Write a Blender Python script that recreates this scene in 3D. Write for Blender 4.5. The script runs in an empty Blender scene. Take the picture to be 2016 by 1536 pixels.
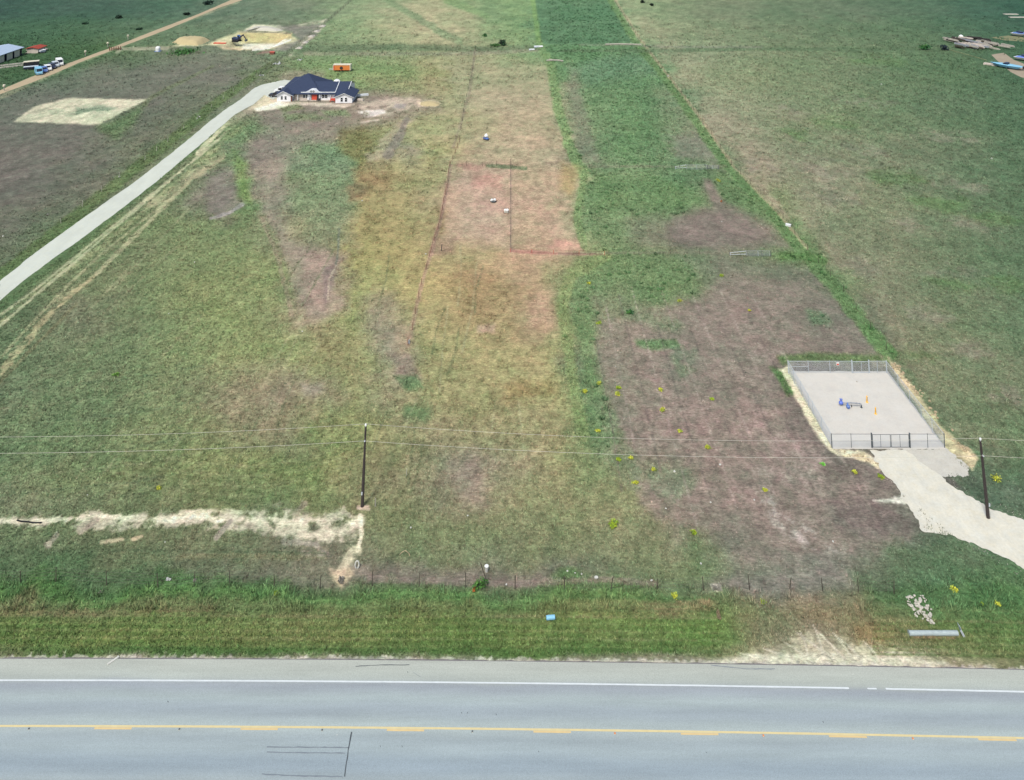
import bpy, bmesh, math, random
import numpy as np
from mathutils import Vector, Matrix

SC = bpy.context.scene
COL = SC.collection
rnd = random.Random(7)

# ------------------------------------------------------------------ camera
F_PX, H_CAM, CX, CY, W0, H0 = 1580.0, 71.0, 1020.0, -245.0, 2016.0, 1536.0
cam_d = bpy.data.cameras.new("camera")
cam = bpy.data.objects.new("camera", cam_d)
COL.objects.link(cam)
cam.location = (0, 0, H_CAM)
cam.rotation_euler = (math.radians(90), 0, 0)
cam_d.sensor_width = 36.0
cam_d.lens = 36.0 * F_PX / W0
cam_d.shift_x = (W0 / 2 - CX) / W0
cam_d.shift_y = -(H0 / 2 - CY) / W0
cam_d.clip_start = 1.0
cam_d.clip_end = 6000
SC.camera = cam

# ------------------------------------------------------------------ light
SUN_EL, SUN_ROT = math.radians(55), math.radians(205)
world = bpy.data.worlds.new("World")
SC.world = world
world.use_nodes = True
wn = world.node_tree.nodes
wl = world.node_tree.links
bg = wn["Background"]
sky = wn.new("ShaderNodeTexSky")
sky.sky_type = 'NISHITA'
sky.sun_disc = False
sky.sun_elevation = SUN_EL
sky.sun_rotation = SUN_ROT
sky.air_density = 1.0
sky.dust_density = 4.0
sky.ozone_density = 1.0
wl.new(sky.outputs[0], bg.inputs[0])
bg.inputs[1].default_value = 0.12
sun_d = bpy.data.lights.new("sun", 'SUN')
sun_d.energy = 2.0
sun_d.angle = math.radians(11)
sun_d.color = (1.0, 0.95, 0.87)
sun = bpy.data.objects.new("sun", sun_d)
COL.objects.link(sun)
sd = Vector((math.sin(SUN_ROT) * math.cos(SUN_EL), math.cos(SUN_ROT) * math.cos(SUN_EL), math.sin(SUN_EL)))
sun.rotation_euler = sd.to_track_quat('Z', 'Y').to_euler()
sun.location = (0, 100, 200)
SC.view_settings.view_transform = 'Standard'
SC.view_settings.look = 'None'
SC.view_settings.exposure = 0.82
SC.view_settings.gamma = 1.0
SC.view_settings.use_curve_mapping = False

# albedo of a surface that the photograph shows as sRGB (r,g,b) lying flat in this light
KR = (1.99, 1.93, 1.98)
def lin1(c):
    c = c / 255.0
    return c / 12.92 if c <= 0.04045 else ((c + 0.055) / 1.055) ** 2.4
def alb(c):
    return tuple(min(0.9, lin1(c[i]) / KR[i]) for i in range(3))
def alb_np(a):
    c = np.clip(a, 0, 255) / 255.0
    l = np.where(c <= 0.04045, c / 12.92, ((c + 0.055) / 1.055) ** 2.4)
    return l / np.array(KR)

# ------------------------------------------------------------------ photo <-> ground plane
FH = F_PX * H_CAM
def P(px, py, z=0.0):
    d = F_PX * (H_CAM - z) / (py - CY)
    return Vector(((px - CX) * d / F_PX, d, z))
def S(py):
    return (py - CY) / H_CAM           # photo pixels per metre on the ground at this row
def to_px(x, y):
    y = np.maximum(y, 5.0)
    return CX + F_PX * x / y, CY + FH / y

# ------------------------------------------------------------------ helpers
def tag(o, label=None, cat=None, group=None, kind=None):
    if label: o["label"] = label
    if cat: o["category"] = cat
    if group: o["group"] = group
    if kind: o["kind"] = kind
    return o
def empty(name, loc, label, cat, group=None, rz=0.0):
    o = bpy.data.objects.new(name, None)
    COL.objects.link(o)
    o.location = loc
    o.rotation_euler = (0, 0, rz)
    o.empty_display_size = 0.5
    return tag(o, label, cat, group)
def dup(root, loc=None, rz=None, label=None):
    def cp(o, par):
        c = o.copy(); COL.objects.link(c); c.parent = par
        for ch in [x for x in bpy.data.objects if x.parent == o]:
            cp(ch, c)
        return c
    r = cp(root, None)
    if loc is not None: r.location = loc
    if rz is not None: r.rotation_euler = (0, 0, rz)
    if label: r["label"] = label
    return r

class MB:
    def __init__(s): s.v = []; s.f = []
    def add(s, vs, fs):
        n = len(s.v); s.v += [tuple(v) for v in vs]; s.f += [tuple(i + n for i in f) for f in fs]; return s
    def box(s, x0, x1, y0, y1, z0, z1):
        vs = [(x, y, z) for z in (z0, z1) for y in (y0, y1) for x in (x0, x1)]
        return s.add(vs, [(0, 2, 3, 1), (4, 5, 7, 6), (0, 1, 5, 4), (2, 6, 7, 3), (0, 4, 6, 2), (1, 3, 7, 5)])
    def obox(s, c, ax, ay, az):          # centre, half-axis vectors
        c = Vector(c); ax = Vector(ax); ay = Vector(ay); az = Vector(az)
        vs = [c + ax * i + ay * j + az * k for k in (-1, 1) for j in (-1, 1) for i in (-1, 1)]
        return s.add(vs, [(0, 2, 3, 1), (4, 5, 7, 6), (0, 1, 5, 4), (2, 6, 7, 3), (0, 4, 6, 2), (1, 3, 7, 5)])
    def tube(s, p, q, r0, r1=None, n=8, cap=True):
        if r1 is None: r1 = r0
        p = Vector(p); q = Vector(q); d = (q - p)
        if d.length < 1e-6: return s
        d.normalize()
        a = d.orthogonal().normalized(); b = d.cross(a)
        vs = []
        for c, r in ((p, r0), (q, r1)):
            for i in range(n):
                t = 2 * math.pi * i / n
                vs.append(c + a * (r * math.cos(t)) + b * (r * math.sin(t)))
        fs = [(i, (i + 1) % n, n + (i + 1) % n, n + i) for i in range(n)]
        if cap: fs += [tuple(range(n - 1, -1, -1)), tuple(range(n, 2 * n))]
        return s.add(vs, fs)
    def path(s, pts, r, n=6):
        for a, b in zip(pts[:-1], pts[1:]): s.tube(a, b, r, r, n)
        return s
    def lathe(s, c, prof, n=16, axis='z'):
        c = Vector(c); vs = []
        for r, z in prof:
            for i in range(n):
                t = 2 * math.pi * i / n
                if axis == 'z': v = Vector((r * math.cos(t), r * math.sin(t), z))
                elif axis == 'y': v = Vector((r * math.cos(t), z, r * math.sin(t)))
                else: v = Vector((z, r * math.cos(t), r * math.sin(t)))
                vs.append(c + v)
        fs = []
        for k in range(len(prof) - 1):
            for i in range(n):
                j = (i + 1) % n
                fs.append((k * n + i, k * n + j, (k + 1) * n + j, (k + 1) * n + i))
        fs += [tuple(range(n - 1, -1, -1)), tuple(range((len(prof) - 1) * n, len(prof) * n))]
        return s.add(vs, fs)
    def prism(s, poly, axis, a, b):       # poly in the plane across axis
        def mk(u, v, w):
            return {'x': (w, u, v), 'y': (u, w, v), 'z': (u, v, w)}[axis]
        n = len(poly)
        vs = [mk(u, v, a) for u, v in poly] + [mk(u, v, b) for u, v in poly]
        fs = [tuple(range(n)), tuple(range(2 * n - 1, n - 1, -1))] + [(i, n + i, n + (i + 1) % n, (i + 1) % n) for i in range(n)]
        return s.add(vs, fs)
    def rock(s, c, r, seed, flat=0.7):
        rr = random.Random(seed)
        bm = bmesh.new(); bmesh.ops.create_icosphere(bm, subdivisions=2, radius=1.0)
        k = [Vector((rr.uniform(-1, 1), rr.uniform(-1, 1), rr.uniform(-1, 1))).normalized() for _ in range(7)]
        off = [rr.uniform(0.55, 0.9) for _ in k]
        sx, sy = rr.uniform(0.75, 1.25), rr.uniform(0.75, 1.25)
        vs = []
        for v in bm.verts:
            d = v.co.copy()
            for kk, o in zip(k, off):
                t = d.dot(kk)
                if t > o: d -= kk * (t - o)
            vs.append(Vector(c) + Vector((d.x * r * sx, d.y * r * sy, d.z * r * flat)))
        fs = [tuple(v.index for v in f.verts) for f in bm.faces]
        bm.free()
        return s.add(vs, fs)
    def build(s, name, mat, parent=None, smooth=False, fix=True):
        me = bpy.data.meshes.new(name)
        me.from_pydata(s.v, [], s.f)
        if fix:
            bm = bmesh.new(); bm.from_mesh(me); bmesh.ops.recalc_face_normals(bm, faces=bm.faces); bm.to_mesh(me); bm.free()
        me.materials.append(mat)
        if smooth:
            for p in me.polygons: p.use_smooth = True
        o = bpy.data.objects.new(name, me)
        COL.objects.link(o)
        if parent is not None: o.parent = parent
        return o

MATS = {}
def mat(name, col, rough=0.7, metal=0.0, var=0.12, scale=3.0, spec=0.3, bump=0.0, bscale=20.0, coat=0.0, gain=1.0):
    """Principled material, base colour varied by world-scale noise."""
    if name in MATS: return MATS[name]
    m = bpy.data.materials.new(name); m.use_nodes = True
    nt = m.node_tree; n = nt.nodes; l = nt.links
    b = n["Principled BSDF"]
    b.inputs["Roughness"].default_value = rough
    b.inputs["Metallic"].default_value = metal
    b.inputs["Specular IOR Level"].default_value = spec
    b.inputs["Coat Weight"].default_value = coat
    c = tuple(min(.85, v * gain) for v in alb(col))
    tc = n.new("ShaderNodeTexCoord")
    nz = n.new("ShaderNodeTexNoise"); nz.inputs["Scale"].default_value = scale; nz.inputs["Detail"].default_value = 6
    nz.inputs["Roughness"].default_value = 0.65
    l.new(tc.outputs["Object"], nz.inputs["Vector"])
    mp = n.new("ShaderNodeMapRange")
    mp.inputs["From Min"].default_value = 0.25; mp.inputs["From Max"].default_value = 0.75
    mp.inputs["To Min"].default_value = 1 - var; mp.inputs["To Max"].default_value = 1 + var
    l.new(nz.outputs[0], mp.inputs["Value"])
    mx = n.new("ShaderNodeVectorMath"); mx.operation = 'SCALE'
    mx.inputs[0].default_value = c
    l.new(mp.outputs[0], mx.inputs["Scale"])
    l.new(mx.outputs[0], b.inputs["Base Color"])
    if bump:
        nb = n.new("ShaderNodeTexNoise"); nb.inputs["Scale"].default_value = bscale; nb.inputs["Detail"].default_value = 5
        l.new(tc.outputs["Object"], nb.inputs["Vector"])
        bp = n.new("ShaderNodeBump"); bp.inputs["Strength"].default_value = bump; bp.inputs["Distance"].default_value = 0.05
        l.new(nb.outputs[0], bp.inputs["Height"]); l.new(bp.outputs[0], b.inputs["Normal"])
    MATS[name] = m
    return m

# ------------------------------------------------------------------ numpy noise
def _hash(ix, iy, seed):
    h = (ix.astype(np.int64) * 374761393 + iy.astype(np.int64) * 668265263 + seed * 1442695041) & 0xffffffff
    h = ((h ^ (h >> 13)) * 1274126177) & 0xffffffff
    h = (h ^ (h >> 16)) & 0xffffffff
    return h.astype(np.float64) / 4294967295.0
def vnoise(x, y, seed):
    ix = np.floor(x); iy = np.floor(y); fx = x - ix; fy = y - iy
    fx = fx * fx * (3 - 2 * fx); fy = fy * fy * (3 - 2 * fy)
    a = _hash(ix, iy, seed); b = _hash(ix + 1, iy, seed); c = _hash(ix, iy + 1, seed); d = _hash(ix + 1, iy + 1, seed)
    return (a * (1 - fx) + b * fx) * (1 - fy) + (c * (1 - fx) + d * fx) * fy
def fbm(x, y, seed=0, octv=4, gain=0.55):
    s = 0; a = 1.0; t = 0; ca, sa = math.cos(0.6), math.sin(0.6)
    for o in range(octv):
        s = s + a * vnoise(x + 17.3 * o, y - 9.1 * o, seed + o * 31); t += a; a *= gain
        x, y = (x * ca - y * sa) * 2.03, (x * sa + y * ca) * 2.03
    return s / t
def mfbm(x, y, size, seed, octv, gain, sc, asp=1.3):
    """noise whose grain coarsens with distance in whole octaves, never along a line of sight"""
    lg = np.clip(np.log2(np.maximum(sc, .3)), -1, 2.999); s = 0
    for k in range(-1, 4):
        w = np.clip(1 - np.abs(lg - k), 0, 1); m = w > 0
        if not m.any(): continue
        q = size * 2.0 ** k
        v = np.zeros(x.shape); v[m] = fbm(x[m] / q, y[m] / (q * asp), seed + 7 * k, octv, gain)
        s = s + w * v
    return s
def sstep(a, b, x):
    t = np.clip((x - a) / (b - a), 0, 1); return t * t * (3 - 2 * t)

# ------------------------------------------------------------------ the ground cover survey
# broad colour of vegetation and soil, vignette darkening painted into the far corners, row by row (photo row: x r g b ...)
GRID = {
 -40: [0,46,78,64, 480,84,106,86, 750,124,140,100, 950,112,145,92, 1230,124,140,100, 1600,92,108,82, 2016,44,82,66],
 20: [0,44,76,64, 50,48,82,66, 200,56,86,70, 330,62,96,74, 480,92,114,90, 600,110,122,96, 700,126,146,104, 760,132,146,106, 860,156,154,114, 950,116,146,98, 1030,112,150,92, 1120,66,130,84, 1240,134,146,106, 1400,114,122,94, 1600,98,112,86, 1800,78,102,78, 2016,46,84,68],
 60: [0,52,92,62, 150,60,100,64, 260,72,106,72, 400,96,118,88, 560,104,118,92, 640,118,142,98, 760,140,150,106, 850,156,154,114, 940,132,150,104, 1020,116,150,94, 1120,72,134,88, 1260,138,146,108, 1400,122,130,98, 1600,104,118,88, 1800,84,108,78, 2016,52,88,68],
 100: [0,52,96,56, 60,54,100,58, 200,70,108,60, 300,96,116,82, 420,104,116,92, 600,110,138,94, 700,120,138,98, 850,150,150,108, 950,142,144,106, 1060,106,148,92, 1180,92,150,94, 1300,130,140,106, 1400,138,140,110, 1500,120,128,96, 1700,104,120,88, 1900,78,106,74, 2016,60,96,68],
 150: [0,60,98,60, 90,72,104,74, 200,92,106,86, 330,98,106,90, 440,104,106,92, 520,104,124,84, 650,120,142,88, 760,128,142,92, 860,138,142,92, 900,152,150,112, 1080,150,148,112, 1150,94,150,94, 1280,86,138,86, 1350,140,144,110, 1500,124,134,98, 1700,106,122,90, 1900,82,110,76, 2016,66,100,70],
 200: [0,84,98,82, 100,88,98,84, 300,96,100,86, 400,100,112,84, 460,108,120,92, 560,112,118,98, 650,126,116,104, 750,134,120,108, 820,148,154,106, 900,150,148,108, 950,162,150,118, 1080,160,148,116, 1150,116,140,100, 1220,96,150,90, 1310,92,126,88, 1400,142,142,112, 1550,124,132,100, 1700,106,124,88, 1850,92,114,84, 2016,74,104,74],
 250: [0,94,98,88, 150,98,98,88, 300,98,104,84, 400,104,120,80, 480,106,128,94, 560,126,122,106, 640,128,124,106, 690,124,130,84, 740,140,142,92, 820,152,152,104, 900,156,150,108, 1000,166,150,118, 1100,156,146,112, 1170,122,132,102, 1250,94,152,86, 1330,98,128,88, 1420,142,138,112, 1600,124,130,98, 1800,104,120,88, 2016,78,106,76],
 300: [0,98,97,88, 150,98,97,88, 250,98,110,82, 350,104,124,82, 430,112,138,88, 480,118,126,100, 530,132,120,108, 600,120,138,100, 670,112,144,100, 710,132,134,78, 790,146,136,114, 850,152,150,98, 950,168,150,118, 1080,168,150,120, 1180,122,118,104, 1250,98,152,88, 1340,110,126,96, 1420,118,128,96, 1480,146,136,112, 1650,126,128,100, 1850,104,116,88, 2016,82,108,78],
 350: [0,99,95,88, 100,99,96,88, 220,96,108,80, 330,106,124,84, 430,112,118,96, 470,104,138,82, 520,136,124,112, 600,122,138,98, 680,112,142,98, 720,140,128,84, 800,150,144,96, 860,156,146,102, 920,184,144,126, 1010,170,150,118, 1100,168,146,116, 1170,112,142,92, 1260,112,136,94, 1330,96,140,88, 1420,108,126,92, 1500,136,132,104, 1620,134,130,106, 1800,110,120,92, 2016,86,110,80],
 400: [0,99,95,87, 100,98,98,84, 200,96,112,80, 350,106,126,86, 430,118,110,102, 480,104,138,82, 530,138,126,110, 600,122,140,98, 670,114,140,98, 720,142,132,86, 800,154,146,98, 870,156,142,104, 950,180,144,124, 1080,174,148,120, 1150,110,146,92, 1260,116,134,96, 1330,100,138,86, 1400,122,112,100, 1480,108,126,90, 1540,126,138,96, 1600,138,134,108, 1700,128,130,100, 1850,104,118,88, 2016,88,110,80],
 450: [0,96,102,84, 80,94,112,80, 200,106,126,82, 350,112,132,86, 460,118,134,88, 530,126,132,96, 590,134,136,98, 660,126,134,96, 720,144,138,86, 850,156,142,96, 950,172,150,116, 1080,176,148,120, 1150,112,144,94, 1260,116,130,94, 1330,126,112,102, 1480,124,112,102, 1540,104,132,84, 1600,132,132,104, 1750,124,126,98, 1900,102,118,88, 2016,90,112,82],
 500: [0,92,108,80, 120,92,120,76, 250,118,130,90, 400,124,138,90, 500,130,144,92, 560,128,134,94, 600,144,128,110, 650,138,120,106, 700,146,146,86, 820,156,146,92, 950,166,146,104, 1080,176,142,114, 1140,150,144,100, 1200,112,136,88, 1300,118,130,94, 1400,124,118,102, 1500,114,122,92, 1570,98,134,80, 1650,130,128,102, 1800,118,122,94, 1950,92,114,82, 2016,90,112,82],
 560: [0,88,116,76, 100,104,120,82, 250,116,132,90, 400,126,140,88, 520,130,144,90, 570,126,134,94, 620,148,130,114, 650,140,126,104, 720,148,150,92, 850,160,150,94, 950,156,130,88, 1050,166,142,106, 1100,148,144,98, 1150,114,140,92, 1230,116,134,94, 1300,106,136,86, 1400,126,116,102, 1550,122,110,100, 1650,106,130,86, 1720,130,128,102, 1900,108,120,90, 2016,90,114,82],
 620: [0,92,118,80, 80,104,118,84, 160,112,118,90, 300,120,136,90, 450,130,144,88, 580,132,138,94, 640,150,134,112, 700,150,152,94, 760,142,138,104, 850,160,150,98, 950,156,134,90, 1050,162,140,104, 1110,142,146,96, 1160,120,132,96, 1250,122,126,98, 1400,128,112,104, 1550,124,110,102, 1680,112,116,94, 1760,124,124,98, 1880,112,122,90, 2016,92,116,84],
 700: [0,96,118,82, 100,106,126,88, 300,118,136,90, 500,132,146,90, 650,142,146,94, 720,148,150,98, 770,146,134,112, 850,156,150,98, 950,158,148,98, 1050,152,144,96, 1110,152,150,98, 1170,122,128,98, 1350,130,114,106, 1500,124,110,102, 1640,112,104,94, 1780,122,124,96, 1880,118,126,94, 2016,98,118,86],
 780: [0,98,120,86, 200,106,128,86, 350,120,136,90, 480,130,132,96, 580,142,134,108, 680,142,144,94, 780,146,140,104, 860,148,144,96, 1000,142,140,92, 1100,150,148,96, 1180,112,134,94, 1300,132,116,108, 1500,126,110,102, 1600,104,98,92, 1800,114,124,92, 1880,116,128,94, 2016,106,120,88],
 860: [0,98,124,84, 200,106,130,84, 400,124,136,88, 530,130,132,94, 620,132,142,86, 720,138,142,90, 820,142,136,98, 950,144,138,98, 1100,144,142,96, 1190,110,138,90, 1260,130,120,106, 1500,124,110,102, 1640,108,100,94, 1900,112,126,92, 2016,98,120,84],
 930: [0,104,128,86, 300,116,134,84, 600,126,140,82, 740,132,134,92, 880,140,126,108, 960,142,134,104, 1100,138,142,94, 1200,120,138,90, 1300,122,122,98, 1450,126,112,104, 1600,116,104,98, 1750,100,92,90, 1950,88,112,80, 2016,88,116,80],
 990: [0,116,128,94, 200,112,126,88, 400,116,130,84, 600,120,134,84, 760,124,130,88, 900,134,130,98, 1050,132,138,94, 1220,126,136,92, 1300,134,122,108, 1450,130,116,106, 1560,116,108,102, 1700,110,102,98, 1900,84,108,84, 2016,84,110,82],
 1040: [0,104,122,84, 250,110,124,84, 500,108,120,86, 640,114,116,92, 800,122,132,90, 1000,126,134,92, 1200,126,134,92, 1300,128,130,96, 1440,128,118,106, 1600,124,116,106, 1720,110,104,98, 1850,82,108,80, 2016,84,110,80],
 1090: [0,92,114,78, 200,104,118,82, 400,108,120,84, 640,116,116,94, 800,118,128,90, 1000,122,128,94, 1200,122,130,92, 1380,104,126,84, 1480,124,122,106, 1650,122,118,108, 1780,90,112,82, 1900,92,118,84, 2016,88,112,84],
 1140: [0,84,110,74, 150,84,114,74, 300,92,114,78, 500,112,116,94, 640,112,114,92, 760,118,112,98, 950,124,114,102, 1100,118,116,98, 1220,108,122,88, 1320,98,122,82, 1450,126,118,108, 1620,124,118,108, 1720,92,112,82, 1850,78,112,76, 2016,82,118,74],
 1165: [0,78,116,66, 300,78,118,66, 600,86,116,72, 900,96,116,78, 1200,88,124,72, 1380,100,122,78, 1500,122,116,102, 1640,120,116,98, 1760,78,114,70, 2016,76,118,66],
 1182: [0,80,122,62, 300,86,130,66, 600,90,134,70, 900,94,134,72, 1200,94,134,70, 1400,108,126,78, 1550,128,120,98, 1700,108,116,80, 1800,78,118,70, 2016,74,118,66],
 1205: [0,112,116,76, 150,112,118,74, 300,106,118,72, 500,102,122,72, 700,102,122,68, 900,110,124,72, 1100,110,124,70, 1250,116,122,74, 1400,104,128,70, 1550,124,120,90, 1700,116,116,80, 1800,86,118,68, 2016,76,118,64],
 1230: [0,96,124,60, 300,102,128,64, 600,114,130,72, 900,104,128,62, 1200,104,130,64, 1380,96,134,60, 1500,122,124,88, 1600,132,126,102, 1720,124,116,80, 1850,92,120,62, 2016,80,116,60],
 1262: [0,96,124,58, 300,102,126,60, 600,120,130,72, 900,98,126,58, 1200,106,128,68, 1380,92,132,60, 1470,120,128,86, 1600,146,138,116, 1720,132,122,86, 1850,104,118,66, 2016,82,114,60],
 1286: [0,116,124,82, 150,84,116,58, 400,74,114,52, 700,84,116,58, 1000,82,116,54, 1300,82,118,56, 1440,128,130,92, 1600,170,164,140, 1720,158,150,122, 1850,126,130,90, 2016,92,112,62],
 1300: [0,150,146,128, 400,120,124,96, 700,130,130,104, 1000,120,122,94, 1300,124,124,98, 1450,180,174,150, 1700,184,178,154, 1850,140,138,104, 2016,110,118,76],
 1400: [0,120,122,92, 2016,120,122,92],
 1600: [0,100,118,66, 2016,100,118,66],
}
ROWS = sorted(GRID)
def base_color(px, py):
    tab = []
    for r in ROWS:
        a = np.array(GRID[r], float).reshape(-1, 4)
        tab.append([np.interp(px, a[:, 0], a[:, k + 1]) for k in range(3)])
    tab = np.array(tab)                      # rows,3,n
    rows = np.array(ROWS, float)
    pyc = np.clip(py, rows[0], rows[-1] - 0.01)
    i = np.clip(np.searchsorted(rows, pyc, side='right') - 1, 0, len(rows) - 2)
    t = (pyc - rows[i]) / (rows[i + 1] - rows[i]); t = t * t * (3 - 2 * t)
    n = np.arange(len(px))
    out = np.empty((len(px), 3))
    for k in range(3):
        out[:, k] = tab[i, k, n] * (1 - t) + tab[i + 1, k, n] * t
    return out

def poly_sd(pts, px, py):
    """signed distance (photo pixels), negative inside"""
    pts = np.array(pts, float); n = len(pts)
    d = np.full(px.shape, 1e9); ins = np.zeros(px.shape, bool)
    for i in range(n):
        a = pts[i]; b = pts[(i + 1) % n]
        ex, ey = b - a; wx = px - a[0]; wy = py - a[1]
        t = np.clip((wx * ex + wy * ey) / (ex * ex + ey * ey + 1e-9), 0, 1)
        d = np.minimum(d, np.hypot(wx - ex * t, wy - ey * t))
        c = ((a[1] <= py) & (b[1] > py)) | ((b[1] <= py) & (a[1] > py))
        with np.errstate(divide='ignore', invalid='ignore'):
            xi = a[0] + (py - a[1]) / (b[1] - a[1] + 1e-12) * ex
        ins ^= c & (px < xi)
    return np.where(ins, -d, d)
def line_d(pts, px, py, w0, w1):
    """distance to a polyline in units of its local half-width"""
    best = np.full(px.shape, 1e9); n = len(pts) - 1
    for i in range(n):
        a = np.array(pts[i], float); b = np.array(pts[i + 1], float)
        ex, ey = b - a; wx = px - a[0]; wy = py - a[1]
        t = np.clip((wx * ex + wy * ey) / (ex * ex + ey * ey + 1e-9), 0, 1)
        w = w0 + (w1 - w0) * (i + t) / n
        best = np.minimum(best, np.hypot(wx - ex * t, wy - ey * t) / w)
    return best

# overlays: ('p', points, colour, feather px, edge noise px, opacity, breakup)   areas
#           ('l', points, colour, half-width start, end, edge noise, opacity, breakup) strips
OV = []
def ar(pts, c, fe=6, nz=6, op=1.0, br=0.0): OV.append(('p', pts, c, fe * (1.25 if fe >= 8 else 1), nz * (1.5 if fe >= 8 else 1), op * (.82 if fe >= 10 else 1), br))
def st(pts, c, w0, w1, nz=0.3, op=1.0, br=0.0): OV.append(('l', pts, c, w0, w1, nz, op, br))

# --- top left
ar([(180,108),(330,60),(470,0),(520,0),(660,40),(640,0),(700,-20),(1000,-30),(0,-40),(0,180)][:3] + [(452,8),(300,72),(180,115)], (110,120,88), 4, 2, .5)
ar([(30,102),(250,88),(220,110),(120,150),(0,178),(0,140)], (56,104,54), 10, 6, .7)
ar([(210,108),(300,98),(560,105),(640,84),(560,140),(510,165),(430,230),(300,330),(150,450),(0,560),(0,190)], (104,104,94), 12, 8, .35)
st([(0,192),(150,125),(310,62),(470,4)], (140,146,112), 5, 2, .6, .6, .45)
st([(330,95),(240,97),(230,103)], (160,156,132), 4, 3, .4, .7, .3)
ar([(26,240),(70,208),(130,193),(290,196),(196,246)], (204,198,168), 2.5, 3, .95, .2)
ar([(26,238),(70,210),(130,198),(200,205),(220,222),(140,232)], (140,152,124), 8, 8, .75, .55)
ar([(150,212),(232,210),(214,220),(150,224)], (104,134,106), 5, 4, .7, .4)
ar([(190,248),(285,205),(262,250),(230,275),(200,262)], (92,124,74), 8, 5, .7)
st([(285,205),(300,190),(420,130)], (104,120,80), 5, 3, .5, .5)
# verge either side of the driveway
st([(0,545),(150,425),(330,282),(420,208),(480,165),(540,125)], (88,114,64), 14, 7, .4, .8)
st([(0,600),(120,508),(240,408),(390,285),(470,222)], (84,116,70), 13, 7, .3, .8)
st([(0,640),(90,560),(210,478),(300,400),(400,315),(460,262),(490,236)], (150,156,110), 6, 4, .9, .75, .5)
st([(390,300),(440,250),(480,222),(540,205)], (206,196,160), 5, 6, .7, .8, .3)
st([(0,735),(45,680),(90,625),(135,583),(190,540)], (172,160,118), 9, 4, .9, .8, .45)
st([(-10,716),(60,640),(130,565),(200,500),(300,420),(400,335)], (158,160,118), 3, 2.4, .8, .7, .3)
st([(-10,650),(60,590),(160,505),(260,420),(340,350),(430,275)], (176,178,140), 3, 3, .8, .75, .3)
st([(-10,628),(70,570),(180,480),(290,390),(400,300),(470,238)], (170,172,134), 2.6, 2.6, .8, .75, .3)
st([(0,752),(60,690),(120,630),(150,600)], (120,120,84), 4, 3, .5, .6)
st([(190,540),(260,470),(330,400),(380,350),(440,310)], (172,168,128), 5, 5, .9, .75, .35)
st([(300,400),(330,390),(380,345),(437,308)], (164,160,122), 10, 10, .8, .6, .4)
st([(215,610),(310,520),(345,490)], (146,146,108), 3, 3, .9, .5, .5)
st([(320,700),(400,620)], (146,146,106), 3, 2, .9, .5, .5)
# --- quarry surroundings
ar([(330,92),(360,86),(430,90),(480,98),(560,98),(590,80),(560,62),(470,62),(440,72),(400,90)], (208,196,152), 3, 3, .95)
ar([(480,60),(500,48),(550,50),(560,56),(540,62)], (212,204,176), 2, 2, .9, .3)
ar([(545,54),(640,44),(622,72),(590,95),(560,102),(530,98),(590,78),(570,62)], (122,118,110), 4, 4, .85)
st([(640,42),(615,70),(580,95),(572,108)], (196,184,162), 6, 4, 1.2, .8, .5)
st([(590,50),(640,42)], (180,172,150), 4, 4, 1.0, .6, .5)
ar([(520,100),(540,99),(540,106),(505,106)], (138,98,92), 2, 2, .8)
st([(505,150),(560,110),(640,45),(690,0)], (96,106,82), 5, 3, .5, .5)
ar([(466,64),(575,65),(574,76),(520,76),(476,75)], (190,172,116), 2, 1.5, .9)
ar([(480,77),(566,77),(545,90),(505,97),(470,96)], (224,214,194), 2, 1.5, .95)
ar([(430,92),(470,86),(482,90),(474,97),(440,97)], (216,182,144), 3, 3, .8, .2)
st([(498,99),(520,96),(545,89),(572,79)], (232,230,216), 2.2, 2, .3, .95)
st([(474,75),(520,77),(570,77)], (120,112,84), .9, .9, .4, .8)
st([(468,63),(520,63),(572,66)], (128,122,104), 1.2, 1.2, .6, .8, .2)
# --- behind the house
ar([(545,150),(570,138),(640,135),(640,160),(560,162)], (132,128,108), 6, 4, .7)
ar([(560,120),(700,112),(820,130),(830,180),(720,190),(640,145)], (112,148,86), 14, 8, .75)
ar([(700,150),(860,150),(900,180),(820,200),(740,186)], (146,132,98), 10, 6, .5, .4)
st([(590,98),(780,93),(930,97),(1060,95)], (92,112,80), 7, 7, .5, .75, .2)
st([(600,106),(900,106),(1060,100)], (138,136,112), 4, 4, .6, .6, .3)
# --- house yard
ar([(430,240),(500,205),(540,200),(560,206),(700,206),(720,180),(860,195),(870,215),(790,240),(700,262),(560,250)], (130,116,106), 12, 8, .8)
ar([(488,215),(545,165),(560,172),(548,200),(560,206),(520,214)], (202,194,160), 4, 4, .9, .15)
ar([(538,198),(640,203),(700,206),(680,212),(600,208),(545,208)], (200,188,168), 2, 2, .85, .3)
ar([(500,214),(548,200),(580,206),(545,215),(505,219)], (226,224,202), 2, 1.5, .95)
ar([(710,200),(790,190),(860,200),(870,205),(820,212),(760,228),(705,222)], (190,172,152), 5, 8, .8, .45)
ar([(705,218),(750,216),(760,222),(730,230),(708,227)], (220,210,206), 3, 5, .9, .45)
ar([(820,202),(850,198),(868,204),(858,210),(830,208)], (222,200,160), 2, 2, .95)
ar([(778,204),(800,205),(795,214),(775,212)], (150,138,140), 3, 2, .7)
st([(710,242),(745,236)], (190,178,160), 2, 2, .6, .7)
ar([(560,225),(620,222),(650,235),(560,240)], (112,142,88), 6, 5, .6, .3)
ar([(630,218),(680,216),(690,228),(640,230)], (106,140,86), 5, 4, .6, .3)
ar([(545,212),(585,204),(600,214),(560,222)], (112,136,82), 5, 4, .6, .2)
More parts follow.
